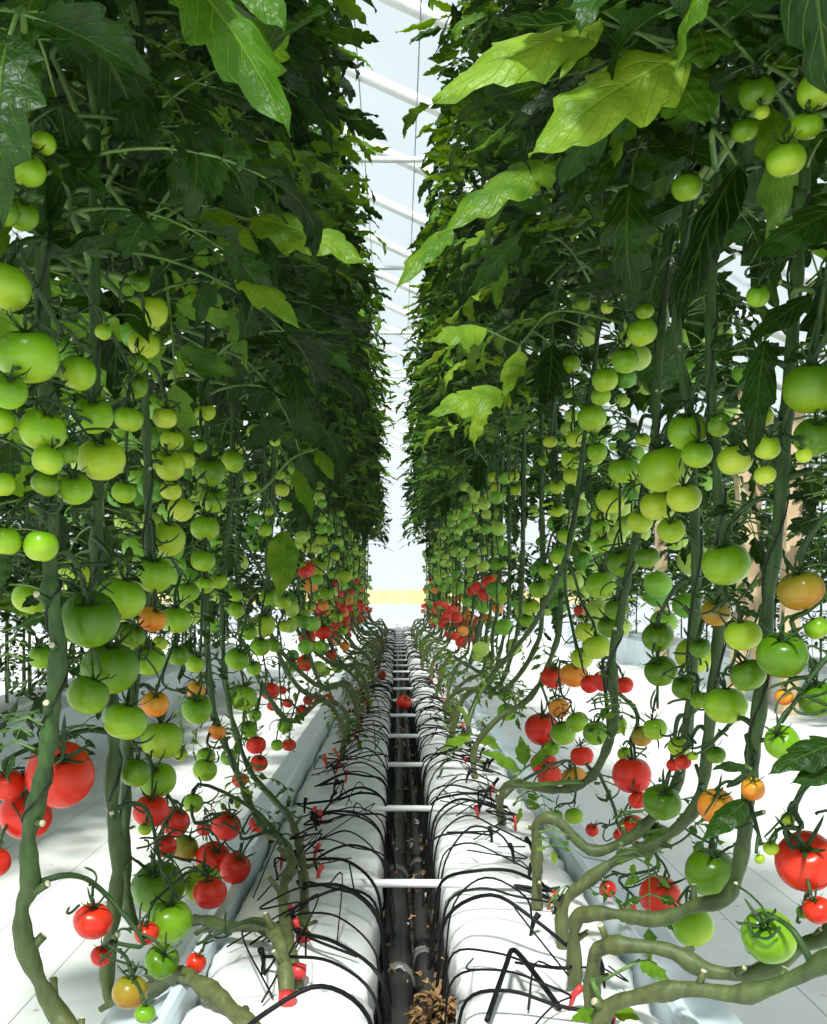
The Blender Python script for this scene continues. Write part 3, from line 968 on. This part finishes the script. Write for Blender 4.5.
for side, word in (('L', 'left'), ('R', 'right')):
    mb = MB()
    for (p, D, c, s_) in FAR[n_far_obj:]:
        if s_ == side:
            mb.add(sph * D / 2 + p, sf, cols.index(c))
    if mb.n:
        def far_skin(c):
            return TOM[c]
        # world-sized skins for the far fruit
        mats = [noise_mat('far_fruit_' + CNAME[c].replace(' ', '_'), a, b, 12, 0.35) for c, a, b in
                (('d', (0.07, 0.24, 0.01), (0.12, 0.32, 0.02)), ('g', (0.14, 0.36, 0.015), (0.22, 0.45, 0.03)), ('y', (0.3, 0.5, 0.05), (0.42, 0.58, 0.09)),
                 ('o', (0.7, 0.22, 0.02), (0.75, 0.3, 0.03)), ('b', (0.3, 0.2, 0.02), (0.4, 0.2, 0.02)), ('r', (0.62, 0.02, 0.01), (0.68, 0.04, 0.015)))]
        o = mb.build('distant_tomatoes', mats)
        tag(o, f'small green and red tomatoes half hidden and distant along the {word} row', 'tomatoes', None, 'stuff')

# trusses of the generic plants: one simple fruit stalk each
for side in 'LR':
    sg = -1 if side == 'L' else 1
    for pl, P, ax in STEMS[side]:
        if 2.9 < ax[1] < 9:
            mb = MB()
            for z in (-0.12, 0.06, 0.24, 0.44):
                a = np.array((ax[0], ax[1], CZ + z + 0.03))
                mb.tube(smooth_path([a, a + np.array((-sg * 0.03, -0.02, 0.0)), a + np.array((-sg * 0.045, -0.04, -0.06)), a + np.array((-sg * 0.04, -0.04, -0.13))], 3), 0.003, 5)
            mb.build('truss', M_STEM, pl)


# ------------------------------------------------------------------ single leaves that stand out, parts of the nearest plants
# each: side, plant index, distance, leaflets [(base px, tip px, half width px, normal hint, droop, lobes)], pale?
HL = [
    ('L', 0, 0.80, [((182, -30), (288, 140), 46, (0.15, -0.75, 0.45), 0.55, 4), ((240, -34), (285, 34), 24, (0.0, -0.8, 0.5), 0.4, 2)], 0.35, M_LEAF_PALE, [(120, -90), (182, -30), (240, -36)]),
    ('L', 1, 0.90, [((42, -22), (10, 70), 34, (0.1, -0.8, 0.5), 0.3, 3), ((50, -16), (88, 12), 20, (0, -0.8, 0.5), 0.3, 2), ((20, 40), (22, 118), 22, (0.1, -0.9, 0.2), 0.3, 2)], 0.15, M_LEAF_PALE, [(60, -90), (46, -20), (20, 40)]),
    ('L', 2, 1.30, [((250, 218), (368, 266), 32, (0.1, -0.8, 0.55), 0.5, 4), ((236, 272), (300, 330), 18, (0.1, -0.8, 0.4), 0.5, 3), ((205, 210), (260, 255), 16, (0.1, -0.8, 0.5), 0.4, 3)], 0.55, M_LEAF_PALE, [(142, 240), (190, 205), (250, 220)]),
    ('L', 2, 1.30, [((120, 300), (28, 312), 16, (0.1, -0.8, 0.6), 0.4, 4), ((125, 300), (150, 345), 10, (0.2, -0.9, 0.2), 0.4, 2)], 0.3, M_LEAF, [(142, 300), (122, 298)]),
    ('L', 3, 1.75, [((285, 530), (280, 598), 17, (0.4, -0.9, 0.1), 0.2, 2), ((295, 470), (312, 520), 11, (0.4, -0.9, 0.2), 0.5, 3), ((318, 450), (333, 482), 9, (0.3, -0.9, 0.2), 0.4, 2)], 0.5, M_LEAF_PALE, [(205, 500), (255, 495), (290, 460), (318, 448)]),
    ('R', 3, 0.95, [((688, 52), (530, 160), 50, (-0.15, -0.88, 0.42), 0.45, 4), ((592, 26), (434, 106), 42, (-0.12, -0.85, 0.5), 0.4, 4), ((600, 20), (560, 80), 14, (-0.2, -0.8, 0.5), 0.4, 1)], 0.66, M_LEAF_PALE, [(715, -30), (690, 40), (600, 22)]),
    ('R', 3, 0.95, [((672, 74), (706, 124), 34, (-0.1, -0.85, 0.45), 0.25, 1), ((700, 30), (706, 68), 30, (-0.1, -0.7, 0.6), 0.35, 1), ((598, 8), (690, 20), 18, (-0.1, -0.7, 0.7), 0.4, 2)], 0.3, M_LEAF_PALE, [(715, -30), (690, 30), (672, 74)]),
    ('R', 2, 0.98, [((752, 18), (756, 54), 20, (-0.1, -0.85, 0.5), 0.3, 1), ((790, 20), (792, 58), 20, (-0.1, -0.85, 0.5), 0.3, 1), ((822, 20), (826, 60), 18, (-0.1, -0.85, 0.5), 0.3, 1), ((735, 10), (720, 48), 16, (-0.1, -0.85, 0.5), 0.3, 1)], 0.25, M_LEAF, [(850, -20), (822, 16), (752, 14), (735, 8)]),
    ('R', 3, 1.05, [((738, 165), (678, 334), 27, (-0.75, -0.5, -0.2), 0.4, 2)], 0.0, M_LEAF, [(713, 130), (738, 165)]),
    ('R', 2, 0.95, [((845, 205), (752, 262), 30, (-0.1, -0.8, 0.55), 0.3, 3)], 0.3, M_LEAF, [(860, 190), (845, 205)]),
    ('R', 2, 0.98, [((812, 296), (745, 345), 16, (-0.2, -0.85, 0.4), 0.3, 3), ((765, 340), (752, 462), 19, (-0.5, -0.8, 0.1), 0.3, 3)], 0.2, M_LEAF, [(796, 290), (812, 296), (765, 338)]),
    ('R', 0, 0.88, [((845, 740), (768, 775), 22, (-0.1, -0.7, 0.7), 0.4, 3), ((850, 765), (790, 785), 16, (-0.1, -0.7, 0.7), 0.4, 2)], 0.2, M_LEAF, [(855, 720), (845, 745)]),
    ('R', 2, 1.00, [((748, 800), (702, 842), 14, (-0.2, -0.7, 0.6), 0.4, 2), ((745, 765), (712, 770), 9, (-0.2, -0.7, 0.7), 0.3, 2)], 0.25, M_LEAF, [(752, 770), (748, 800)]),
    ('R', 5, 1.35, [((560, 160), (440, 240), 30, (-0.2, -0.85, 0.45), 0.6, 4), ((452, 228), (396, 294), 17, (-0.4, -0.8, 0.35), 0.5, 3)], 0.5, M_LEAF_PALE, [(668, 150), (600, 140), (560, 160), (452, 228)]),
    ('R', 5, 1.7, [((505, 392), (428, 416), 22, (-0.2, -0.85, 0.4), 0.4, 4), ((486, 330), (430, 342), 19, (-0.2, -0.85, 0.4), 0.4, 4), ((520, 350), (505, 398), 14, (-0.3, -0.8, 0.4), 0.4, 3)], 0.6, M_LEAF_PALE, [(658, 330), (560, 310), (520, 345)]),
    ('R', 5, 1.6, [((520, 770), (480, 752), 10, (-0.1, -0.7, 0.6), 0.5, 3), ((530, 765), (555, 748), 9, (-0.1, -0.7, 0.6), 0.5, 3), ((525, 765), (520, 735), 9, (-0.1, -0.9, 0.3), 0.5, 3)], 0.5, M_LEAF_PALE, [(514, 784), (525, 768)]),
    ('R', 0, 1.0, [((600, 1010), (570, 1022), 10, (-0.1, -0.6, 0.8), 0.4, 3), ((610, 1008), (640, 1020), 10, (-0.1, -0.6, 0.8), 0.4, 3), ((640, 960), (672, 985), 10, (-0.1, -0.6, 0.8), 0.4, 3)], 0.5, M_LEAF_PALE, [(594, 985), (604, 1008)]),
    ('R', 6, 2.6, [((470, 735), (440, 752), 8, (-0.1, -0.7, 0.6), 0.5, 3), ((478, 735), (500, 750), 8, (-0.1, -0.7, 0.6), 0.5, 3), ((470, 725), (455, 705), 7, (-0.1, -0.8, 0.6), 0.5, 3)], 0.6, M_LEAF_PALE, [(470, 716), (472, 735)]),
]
for n, (side, pi_, Y, lfs, tint, m, stalk) in enumerate(HL):
    mb = MB()
    pl, P, ax = STEMS[side][pi_]
    S = [at(x, y, Y + 0.02) for x, y in stalk]
    i = int(np.linalg.norm(P - S[0], axis=1).argmin())
    SP = smooth_path([P[i]] + S, 5)
    mb.tube(SP, np.linspace(0.004, 0.002, len(SP)), 6, 1)
    for q, (b, t, hw, nh, dr, lb) in enumerate(lfs):
        B, T = at(*b, Y), at(*t, Y * 0.97)
        L = np.linalg.norm(T - B) * (1 + dr * dr * 0.08)
        nh = np.array(nh, float)
        d = unit(T - B)
        nn = unit(nh - d * np.dot(nh, d))
        d2 = unit(d * cos(dr * 0.45) + nn * sin(dr * 0.45))
        leaflet(mb, B, d2, nh, L, hw * Y / F, dr, 0.12, 0.35, lb, 0.10 if lb < 3 else 0.34, n * 17 + q, 0, tint, rnd.uniform(-0.2, 0.2))
        j = int(np.linalg.norm(SP - B, axis=1).argmin())
        if np.linalg.norm(SP[j] - B) > 0.002:
            mb.tube([SP[j], B], 0.0018, 5, 1)
    mb.build('leaf', [m, M_PETIOLE], pl)

# leaves reaching into the aisle, sunlit look painted paler, parts of their plants
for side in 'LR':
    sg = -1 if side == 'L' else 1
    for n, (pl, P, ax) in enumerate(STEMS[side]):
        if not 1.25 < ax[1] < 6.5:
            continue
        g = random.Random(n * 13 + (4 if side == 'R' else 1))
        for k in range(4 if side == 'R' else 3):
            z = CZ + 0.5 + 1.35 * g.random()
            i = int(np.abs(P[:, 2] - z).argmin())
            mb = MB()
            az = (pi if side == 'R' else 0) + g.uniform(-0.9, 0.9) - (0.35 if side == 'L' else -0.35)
            compound(mb, P[i], az, g.uniform(0.19, 0.25), g.random(), g.uniform(0.3, 0.8), g.uniform(0.7, 1.5), 1.15, g.uniform(0.1, 0.75) if side == 'R' else g.uniform(0.0, 0.5))  # lighter tint painted on the right row, as the sunnier side
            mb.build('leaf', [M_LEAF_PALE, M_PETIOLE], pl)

# ------------------------------------------------------------------ grow bags, troughs, rods, drain
XGL, XGR = (-0.232, -0.028), (0.072, 0.29)     # bags left / right of the drain


def bag(mb, x0, x1, y0, y1, ztop, h, seed):
    g = random.Random(seed)
    nx, ny = 24, 26
    G = np.zeros((ny + 1, nx, 3))
    cx, hx = (x0 + x1) / 2, (x1 - x0) / 2
    for i in range(ny + 1):
        v = -1 + 2 * i / ny
        ev = (1 - abs(v) ** 7) ** (1 / 2.2) if abs(v) < 1 else 0.0
        ev = max(ev, 0.16)
        yy = (y0 + y1) / 2 + (y1 - y0) / 2 * v
        for j in range(nx):
            a = 2 * pi * j / nx
            ca, sa = cos(a), sin(a)
            rx = math.copysign(abs(ca) ** 0.42, ca)
            rz = math.copysign(abs(sa) ** 0.42, sa)
            w = 0.005 * sin(v * 21 + a * 2 + seed) * (0.3 + abs(v) ** 3) + 0.003 * sin(v * 9 + a * 5 + seed * 2)
            G[i, j] = (cx + hx * rx * (0.93 + 0.07 * ev) + w * rx, yy + w, ztop - h / 2 + (h / 2) * rz * (0.45 + 0.55 * ev) + w * 0.5 * rz)
    mb.grid(G, 0, closed=True)
    mb.f.append(tuple(range(nx)))
    mb.f.append(tuple(ny * nx + j for j in range(nx - 1, -1, -1)))
    mb.m += [0, 0]
    mb.flat += [True, True]
    # welded end flap
    fl = []
    for i in range(3):
        fl.append([(cx + hx * 0.9 * q, y0 - 0.004 + i * 0.006, ztop - h * 0.5 + i * 0.012 + 0.004 * sin(q * 9 + seed)) for q in np.linspace(-1, 1, 9)])
    mb.grid(np.array(fl), 0)


BL = 0.53
for side, (x0, x1), word in (('L', XGL, 'left'), ('R', XGR, 'right')):
    for n in range(36):
        y0 = 0.625 + n * BL + (0.02 if side == 'R' else 0)
        if n > 0:
            y0 += 0.0
        mb = MB()
        bag(mb, x0, x1, y0 + 0.002, y0 + BL - 0.002, SLAB, 0.12, n * 3 + (1 if side == 'R' else 0))
        cx = (x0 + x1) / 2
        o = mb.build('grow_bag', M_BAG, None, (cx, y0 + BL / 2, SLAB - 0.12))
        if n < 18:
            tag(o, f'white plastic grow bag, {ORD[n]} from the camera on the {word} of the drain', 'grow bag', f'grow bags {word} of the drain')
        else:
            tag(o, f'white plastic grow bag far away in the row {word} of the drain', 'grow bag', f'far grow bags {word} of the drain')

for side, word in (('L', 'left'), ('R', 'right')):
    sg = -1 if side == 'L' else 1
    xi = -0.030 if side == 'L' else 0.074
    xo = -0.236 if side == 'L' else 0.294
    zb = SLAB - 0.12
    prof = [(xi, zb - 0.06), (xi, zb - 0.001), (xo, zb - 0.001), (xo, SLAB - 0.002), (xo + sg * 0.004, SLAB + 0.004), (xo + sg * 0.016, SLAB + 0.002), (xo + sg * 0.020, SLAB - 0.02),
            (xo + sg * 0.06, SLAB - 0.055), (xo + sg * 0.115, SLAB - 0.065), (xo + sg * 0.122, SLAB - 0.075), (xo + sg * 0.118, 0.0), (xi + sg * 0.02, 0.0), (xi, zb - 0.06)]
    mb = MB()
    ys = np.arange(0.58, 20.0, 0.6)
    G = np.array([[(x, y, z) for x, z in prof] for y in ys])
    mb.grid(G, 0, smooth=False)
    mb.f.append(tuple(range(len(prof) - 1)))
    mb.m.append(0)
    mb.flat.append(False)
    for y in np.arange(1.9, 19, 2.4):      # joint straps of the trough sections
        q = np.array([[(x + sg * 0.001, yy, z + 0.0015) for x, z in prof[4:10]] for yy in (y, y + 0.03)])
        mb.grid(q, 0, smooth=False)
    o = mb.build('growing_trough', M_TROUGH, None, ((xi + xo) / 2, 10, 0))
    tag(o, f'pale blue grey metal trough with a folded lip, under the bags {word} of the drain', 'trough')

# drain between the bags
mb = MB()
zd = SLAB - 0.135
G = np.array([[(x, y, z) for x, z in ((-0.029, SLAB - 0.075), (-0.0275, zd + 0.01), (-0.01, zd), (0.05, zd), (0.070, zd + 0.01), (0.0725, SLAB - 0.075))] for y in np.arange(0.58, 20, 0.5)])
mb.grid(G, 0)
o = mb.build('drain_channel', M_PIT, None, (0.02, 10, zd))
tag(o, 'dark dirty drain channel running between the two rows of bags', 'drain')
for n, (x, z, r, lab) in enumerate(((0.002, zd + 0.0225, 0.021, 'thick black supply pipe lying along the left side of the drain'), (0.046, zd + 0.0165, 0.015, 'thinner black supply pipe lying along the right side of the drain'))):
    mb = MB()
    ys = np.arange(0.6, 19.5, 0.25)
    mb.tube([(x + 0.004 * sin(y * 2.3 + n), y, z + 0.0015 * sin(y * 5)) for y in ys], r, 12)
    o = mb.build('supply_pipe', M_PIPE, None, (x, 10, z - r))
    tag(o, lab, 'pipe')
    for y in np.arange(0.9 + 0.1 * n, 7, 0.53):
        xx = x + 0.004 * sin(y * 2.3 + n)
        f = MB()
        f.tube([(xx, y, z), (xx, y + 0.012, z), (xx, y + 0.024, z)], [r * 1.12, r * 1.2, r * 1.12], 12)
        f.build('pipe_coupling', M_COUP, o)

for n in range(26):
    y = 1.50 + n * BL
    g = random.Random(n + 40)
    xl, xr = -0.135 + g.uniform(-.02, .02), 0.21 + g.uniform(-.02, .02)
    mb = MB()
    z = SLAB + 0.0105
    P = [(xl, y + 0.004, z), (0.02, y + g.uniform(-.004, .004), z + 0.001), (xr, y - 0.003, z)]
    mb.tube(smooth_path(P, 5), 0.0062, 10)
    o = mb.build('spacer_rod', M_ROD, None, (0.02, y, z - 0.0062))
    if n < 20:
        tag(o, f'white spacer rod lying across both bag rows, {ORD[n]} from the camera', 'rod', 'white spacer rods across the drain')
    else:
        tag(o, 'white spacer rod far down the drain, hardly visible', 'rod', 'far white spacer rods')

# ------------------------------------------------------------------ drip tubes
nb_tube = {}
for side, word in (('L', 'left'), ('R', 'right')):
    sg = -1 if side == 'L' else 1
    xe = XGL[1] if side == 'L' else XGR[0]
    y = 0.98
    n = 0
    x_lo, x_hi = (XGL if side == 'L' else XGR)
    x_lo += 0.02
    x_hi -= 0.02
    while y < 13.0:
        g = random.Random(n + (700 if side == 'R' else 0) + 60)
        x0 = xe - sg * g.uniform(0.008, 0.02)
        xt = (xe + sg * g.uniform(0.085, 0.165))
        dy = g.uniform(-0.10, 0.16)
        hgt = g.uniform(0.015, 0.075)
        r = g.choice((0.0014, 0.0017, 0.0020, 0.0025)) if y < 5 else 0.0026
        P = [(x0 - sg * 0.012, y - 0.03, SLAB - 0.13), (x0, y, SLAB - 0.05), (x0 + sg * 0.012, y + 0.02 * dy, SLAB + hgt * 0.45), (xe + sg * 0.045, y + dy * 0.4, SLAB + hgt), (xe + sg * 0.095, y + dy * 0.8, SLAB + hgt * 0.7), (xt, y + dy, SLAB + 0.016)]
        if y < 3.2 and g.random() < 0.3:      # a slack loop
            c = np.array(P[4])
            P[4:4] = [tuple(c + np.array((0.0, 0.03, 0.012))), tuple(c + np.array((sg * 0.045, 0.045, -0.012))), tuple(c + np.array((sg * 0.05, 0.0, -0.008)))]
        P = [np.array(p) for p in P]
        for p in P[3:]:
            p[2] = max(p[2], SLAB + 0.006)
        mb = MB()
        SP = smooth_path(P, 5)
        mb.tube(SP, r, 6)
        # loose tail of the tube lying on the bag
        if y < 6 and g.random() < 0.8:
            a = SP[-1]
            mb.tube(smooth_path([a, a + np.array((sg * g.uniform(-0.03, 0.03), g.uniform(-.06, .06), 0.0)), np.array((min(max(a[0] + sg * g.uniform(-0.09, 0.06), x_lo), x_hi), a[1] + g.uniform(-.14, .14), SLAB + 0.004))], 4), r * 0.75, 5)
            if y < 4:
                b = SP[g.randrange(len(SP) // 2, len(SP))]
                mb.tube(smooth_path([b, b + np.array((sg * g.uniform(-.03, .03), g.uniform(-.05, .05), g.uniform(0.0, 0.02))), np.array((min(max(b[0] + sg * g.uniform(-0.06, 0.1), x_lo), x_hi), b[1] + g.uniform(-.2, .2), SLAB + 0.004))], 4), 0.0012, 4)
        o = mb.build('drip_tube', M_BLACK, None, tuple(P[0]))
        bag_n = max(0, int((y + dy * 0.4 - 0.625) / BL))
        if bag_n < 18:
            tag(o, f'thin black drip tube arching over the {ORD[bag_n]} grow bag {word} of the drain', 'drip tube', f'drip tubes over the {ORD[bag_n]} {word} grow bag')
        else:
            tag(o, f'thin black drip tube over the far grow bags {word} of the drain', 'drip tube', f'far drip tubes {word} of the drain')
        if y < 7:
            e = P[-1]
            q = MB()
            tiltx, tilty = g.uniform(-.5, .5), g.uniform(-.7, .2)
            top = e + np.array((tiltx * 0.02, tilty * 0.02, 0.012))
            bot = e + np.array((-tiltx * 0.012, -tilty * 0.012, -0.024))
            w_ = g.random() < (0.55 if side == 'L' else 0.22)
            q.tube([bot, e + (top - e) * 0.1, top], [0.0012, 0.0034, 0.0044], 7)
            k = q.build('drip_peg', M_PEG if w_ else M_BLACK, o, None)
            k.location = (0, 0, 0)
            v = np.empty(len(k.data.vertices) * 3, np.float32)
            if w_:
                k['label'] = 'red plastic peg'
        y += g.uniform(0.045, 0.095) if y < 5 else g.uniform(0.11, 0.19)
        n += 1
# red collar at the feet of the nearest left stems
for n, (px, py, Y) in enumerate(((287, 1003, 1.085), (298, 975, 1.165), (303, 940, 1.28))):
    p = at(px, py, Y)
    p[2] = SLAB
    mb = MB()
    mb.tube([p + np.array((0.0, 0.0, -0.002)), p + np.array((0.0005, 0.0, 0.006)), p + np.array((0.001, 0.0, 0.011))], [0.0100, 0.0100, 0.0092], 10)
    mb.build('stem_collar', M_PEG, STEMS['L'][2 + n][0])['label'] = 'red plastic collar at the stem foot'
# the bent stiff tube standing on the front right bag
mb = MB()
ap = at(513, 950, 1.17)
l1 = at(487, 1026, 1.03)
l2 = at(560, 1026, 1.06)
l1[2] = l2[2] = SLAB + 0.004
mb.tube(smooth_path([l1, (l1 * 0.3 + ap * 0.7) + np.array((0, 0, .004)), ap, (l2 * 0.35 + ap * 0.65) + np.array((0, 0, .004)), l2], 6), 0.0031, 8)
o = mb.build('bent_tube', M_BLACK, None, tuple(l1))
tag(o, 'stiff black tube bent like a tent on the front bag right of the drain', 'tube')

# litter in the drain
mb = MB()
for n in range(560):
    g = random.Random(n + 4000)
    y = 0.95 + 7.5 * g.random() ** 1.6
    x = g.uniform(-0.018, 0.062)
    L = g.uniform(0.006, 0.022)
    leaflet(mb, np.array((x, y, zd + g.uniform(0.004, 0.055))), np.array((g.uniform(-1, 1), g.uniform(-1, 1), g.uniform(-.2, .4))), np.array((g.uniform(-.6, .6), g.uniform(-.6, .6), 1.0)), L, L * 0.35, g.uniform(0.3, 2.5), 0.5, -0.4, 3, 0.3, n, 0 if g.random() < 0.75 else 1)
o = mb.build('leaf_litter', [M_DRY, M_DRYPALE])
tag(o, 'dry brown leaf scraps littering the dark drain channel', 'leaf litter', None, 'stuff')
mb = MB()
c = at(432, 975, 1.23)
c[2] = zd + 0.055
for n in range(46):
    g = random.Random(n + 8000)
    L = g.uniform(0.014, 0.034)
    leaflet(mb, c + np.array((g.uniform(-.022, .022), g.uniform(-.03, .03), g.uniform(-0.015, 0.03))), np.array((g.uniform(-1, 1), g.uniform(-1, .5), g.uniform(-.2, .7))), np.array((g.uniform(-.6, .6), g.uniform(-.9, .3), 1.0)), L, L * 0.2, g.uniform(0.3, 2.2), 0.5, -0.6, 3, 0.5, n, twist=g.uniform(-1.5, 1.5))
o = mb.build('withered_leaf', M_DRY, None, tuple(c - np.array((0, 0, 0.04))))
tag(o, 'crumpled withered brown leaf lying in the drain near the first rod', 'withered leaf')
# one fallen red tomato on the third gap
for n, (px, py, d, Y, lab) in enumerate(((404, 702, 15, 4.1, 'fallen red tomato lying in the drain beside a white rod'), (382, 675, 9, 5.2, 'small fallen red tomato lying on the left bag edge'))):
    p = at(px, py, Y)
    D = d * Y / F
    o, e = add_tomato(tuple(p), D, 'r', 8800 + n, (0.9, 0.3))
    tag(o, lab, 'tomato')

# ------------------------------------------------------------------ neighbouring rows beyond the paths
def side_row(xc, ys, sg, word, ybag):
    for n, y in enumerate(ybag):
        mb = MB()
        bag(mb, xc - 0.12, xc + 0.12, y, y + 0.99, SLAB - 0.02, 0.12, n + 77)
        o = mb.build('grow_bag', M_BAG, None, (xc, y + 0.5, SLAB - 0.14))
        tag(o, f'white grow bag in the neighbouring row beyond the {word} path', 'grow bag', f'grow bags of the neighbouring {word} row')
    mb = MB()
    y0, y1 = ybag[0] - 0.1, ybag[-1] + 1.1
    prof = [(xc - 0.19, 0), (xc - 0.17, SLAB - 0.1), (xc - 0.135, SLAB - 0.06), (xc - 0.13, SLAB - 0.141), (xc + 0.13, SLAB - 0.141), (xc + 0.135, SLAB - 0.06), (xc + 0.17, SLAB - 0.1), (xc + 0.19, 0)]
    mb.grid(np.array([[(x, y, z) for x, z in prof] for y in (y0, y1)]), 0, smooth=False)
    mb.f.append(tuple(range(len(prof))))
    mb.m.append(0)
    mb.flat.append(False)
    o = mb.build('growing_trough', M_TROUGH, None, (xc, (y0 + y1) / 2, 0))
    tag(o, f'white trough of the neighbouring row beyond the {word} path', 'trough')
    for n, y in enumerate(ys):
        g = random.Random(n + int(xc * 100))
        x = xc + g.uniform(-0.12, 0.12)
        P = smooth_path([(x, y, SLAB - 0.03), (x, y, SLAB + 0.3), (x + g.uniform(-.04, .04), y, CZ + 0.4), (x, y, 2.35)], 5)
        pl = empty('tomato_plant', tuple(P[0]))
        stem_part(pl, P, 0.009, 0.006, 6, n + 5, False, False)
        inst('foliage', FOL[(n + 2) % 6], (x, y, CZ + g.uniform(-0.12, 0.05)), pl, g.uniform(0, 6.28), (1.15, 1.15, 0.85))
        tag(pl, f'shaded tomato plant of the neighbouring row beyond the {word} path', 'tomato plant', f'tomato plants of the neighbouring {word} row')


side_row(-1.78, [2.5 + 0.27 * i for i in range(30)], -1, 'left', [2.3 + i for i in range(8)])
side_row(3.15, [5.6 + 0.36 * i for i in range(32)], 1, 'right', [5.4 + i for i in range(12)])

for n, (px, y0, lean, Y, top, lab) in enumerate((
        (661, 620, 0.0, 11.0, 2.4, 'upright bare timber post standing furthest down the right path'),
        (765, 575, -0.11, 8.0, 2.6, 'bare timber post leaning left, between the right stems'),
        (735, 575, 0.10, 8.15, 2.6, 'bare timber post leaning right against its neighbour'),
        (788, 575, 0.02, 7.2, 2.4, 'bare timber post behind the dark stem at right'))):
    x = (px - VX) * Y / F - 0.22
    mb = MB()
    w = 0.055
    G = []
    for z in (0, 0.02, top * 0.5, top - 0.02, top):
        k = w if 0.01 < z < top - 0.01 else w * 0.9
        cx = x + 0.22 + lean * z * 0.9
        G.append([(cx - k, Y - k, z), (cx + k, Y - k, z), (cx + k, Y + k, z), (cx - k, Y + k, z)])
    mb.grid(np.array(G, float), 0, closed=True, smooth=False)
    mb.f += [(3, 2, 1, 0), (16, 17, 18, 19)]
    mb.m += [0, 0]
    mb.flat += [False, False]
    o = mb.build('timber_post', M_WOOD, None, (x + 0.22, Y, 0))
    tag(o, lab, 'post')


# ------------------------------------------------------------------ greenhouse shell
def plane(name, pts, m, kind='structure', thick=None):
    mb = MB()
    mb.add(pts, [(0, 1, 2, 3)], 0, smooth=False)
    o = mb.build(name, m)
    o['kind'] = kind
    return o


HR = CZ + 3.33            # roof height above the drain
SLOPE = 0.46
XRIDGE, XEAVE_L, XEAVE_R = -3.2, -9.0, 4.6
YN, YF = -5.0, 23.0


def zr(x):
    return HR - SLOPE * x if x >= XRIDGE else HR - SLOPE * XRIDGE - SLOPE * (XRIDGE - x)


plane('floor', [(XEAVE_L, YN, 0), (XEAVE_R, YN, 0), (XEAVE_R, YF, 0), (XEAVE_L, YF, 0)], M_FLOOR)
mb = MB()
for a, b in ((XEAVE_L, XRIDGE), (XRIDGE, XEAVE_R)):
    mb.add([(a, YN, zr(a) + 0.07), (b, YN, zr(b) + 0.07), (b, YF, zr(b) + 0.07), (a, YF, zr(a) + 0.07)], [(0, 1, 2, 3)], 0, smooth=False)
mb.build('ceiling', M_FILM)['kind'] = 'structure'
plane('wall_left', [(XEAVE_L, YN, 0), (XEAVE_L, YF, 0), (XEAVE_L, YF, zr(XEAVE_L) + 0.07), (XEAVE_L, YN, zr(XEAVE_L) + 0.07)], M_WALLFILM)
plane('wall_right', [(XEAVE_R, YN, 0), (XEAVE_R, YF, 0), (XEAVE_R, YF, zr(XEAVE_R) + 0.07), (XEAVE_R, YN, zr(XEAVE_R) + 0.07)], M_WALLFILM)
mb = MB()
mb.add([(XEAVE_L, YF, 0), (XEAVE_R, YF, 0), (XEAVE_R, YF, zr(XEAVE_R) + 0.07), (XRIDGE, YF, zr(XRIDGE) + 0.07), (XEAVE_L, YF, zr(XEAVE_L) + 0.07)], [(0, 1, 2, 3, 4)], 0, smooth=False)
mb.build('wall_far', M_WALLFILM)['kind'] = 'structure'
mb = MB()
mb.box((XEAVE_L, YF - 0.06, CZ - 0.16), (XEAVE_R, YF - 0.02, CZ + 0.16))
mb.build('trim_1', M_BOARD)['kind'] = 'structure'
for n in range(20):
    y = 3.58 + 1.0 * n
    mb = MB()
    mb.tube([(XEAVE_L, y, zr(XEAVE_L)), (XRIDGE, y, zr(XRIDGE))], 0.042, 12)
    mb.tube([(XRIDGE, y, zr(XRIDGE)), (XEAVE_R, y, zr(XEAVE_R))], 0.042, 12)
    mb.build('roof_rafter', M_STEEL)['kind'] = 'structure'
for n in range(8):
    y = 6.7 + 2.2 * n
    mb = MB()
    z = CZ + 2.93
    mb.tube([(-5.5, y, z + 0.02), (0, y, z), (2.7, y, z - 0.01)], 0.020, 10)
    mb.build('tie_bar', M_STEEL)['kind'] = 'structure'
for n, x in enumerate((-0.25, 0.13)):
    mb = MB()
    z = zr(x) - 0.05
    mb.tube([(x, y, z) for y in np.arange(3.0, 22.9, 1.0)], 0.0045, 6)
    mb.build('roof_wire', M_WIRE)['kind'] = 'structure'

# ------------------------------------------------------------------ light and camera
w = bpy.data.worlds.new('sky')
scene.world = w
w.use_nodes = True
bg = w.node_tree.nodes['Background']
bg.inputs['Color'].default_value = (0.90, 0.97, 1.0, 1)
bg.inputs['Strength'].default_value = 0.95
sun = bpy.data.lights.new('sun', 'SUN')
sun.energy = 10.0
sun.angle = R(5)
sun.color = (1.0, 0.93, 0.85)
so = bpy.data.objects.new('sun', sun)
COL.objects.link(so)
dv = Vector((0.10, 0.66, -0.90))
so.rotation_euler = dv.to_track_quat('-Z', 'Y').to_euler()

cam = bpy.data.cameras.new('camera')
co = bpy.data.objects.new('camera', cam)
COL.objects.link(co)
co.location = (0, 0, CZ)
co.rotation_euler = (R(90), 0, 0)
cam.sensor_fit = 'VERTICAL'
cam.sensor_height = 24.0
cam.lens = 24.0 * F / 1024.0
cam.shift_x = (413.5 - VX) / 1024.0
cam.shift_y = (VY - 512.0) / 1024.0
cam.clip_start = 0.05
scene.camera = co
vs = scene.view_settings
vs.view_transform = 'Standard'
vs.look = 'None'
vs.gamma = 1.0
vs.exposure = 0.2
vs.use_curve_mapping = False
print('TOMATOES', N_OBJ, 'far', len(FAR), 'unresolved', TLOG)
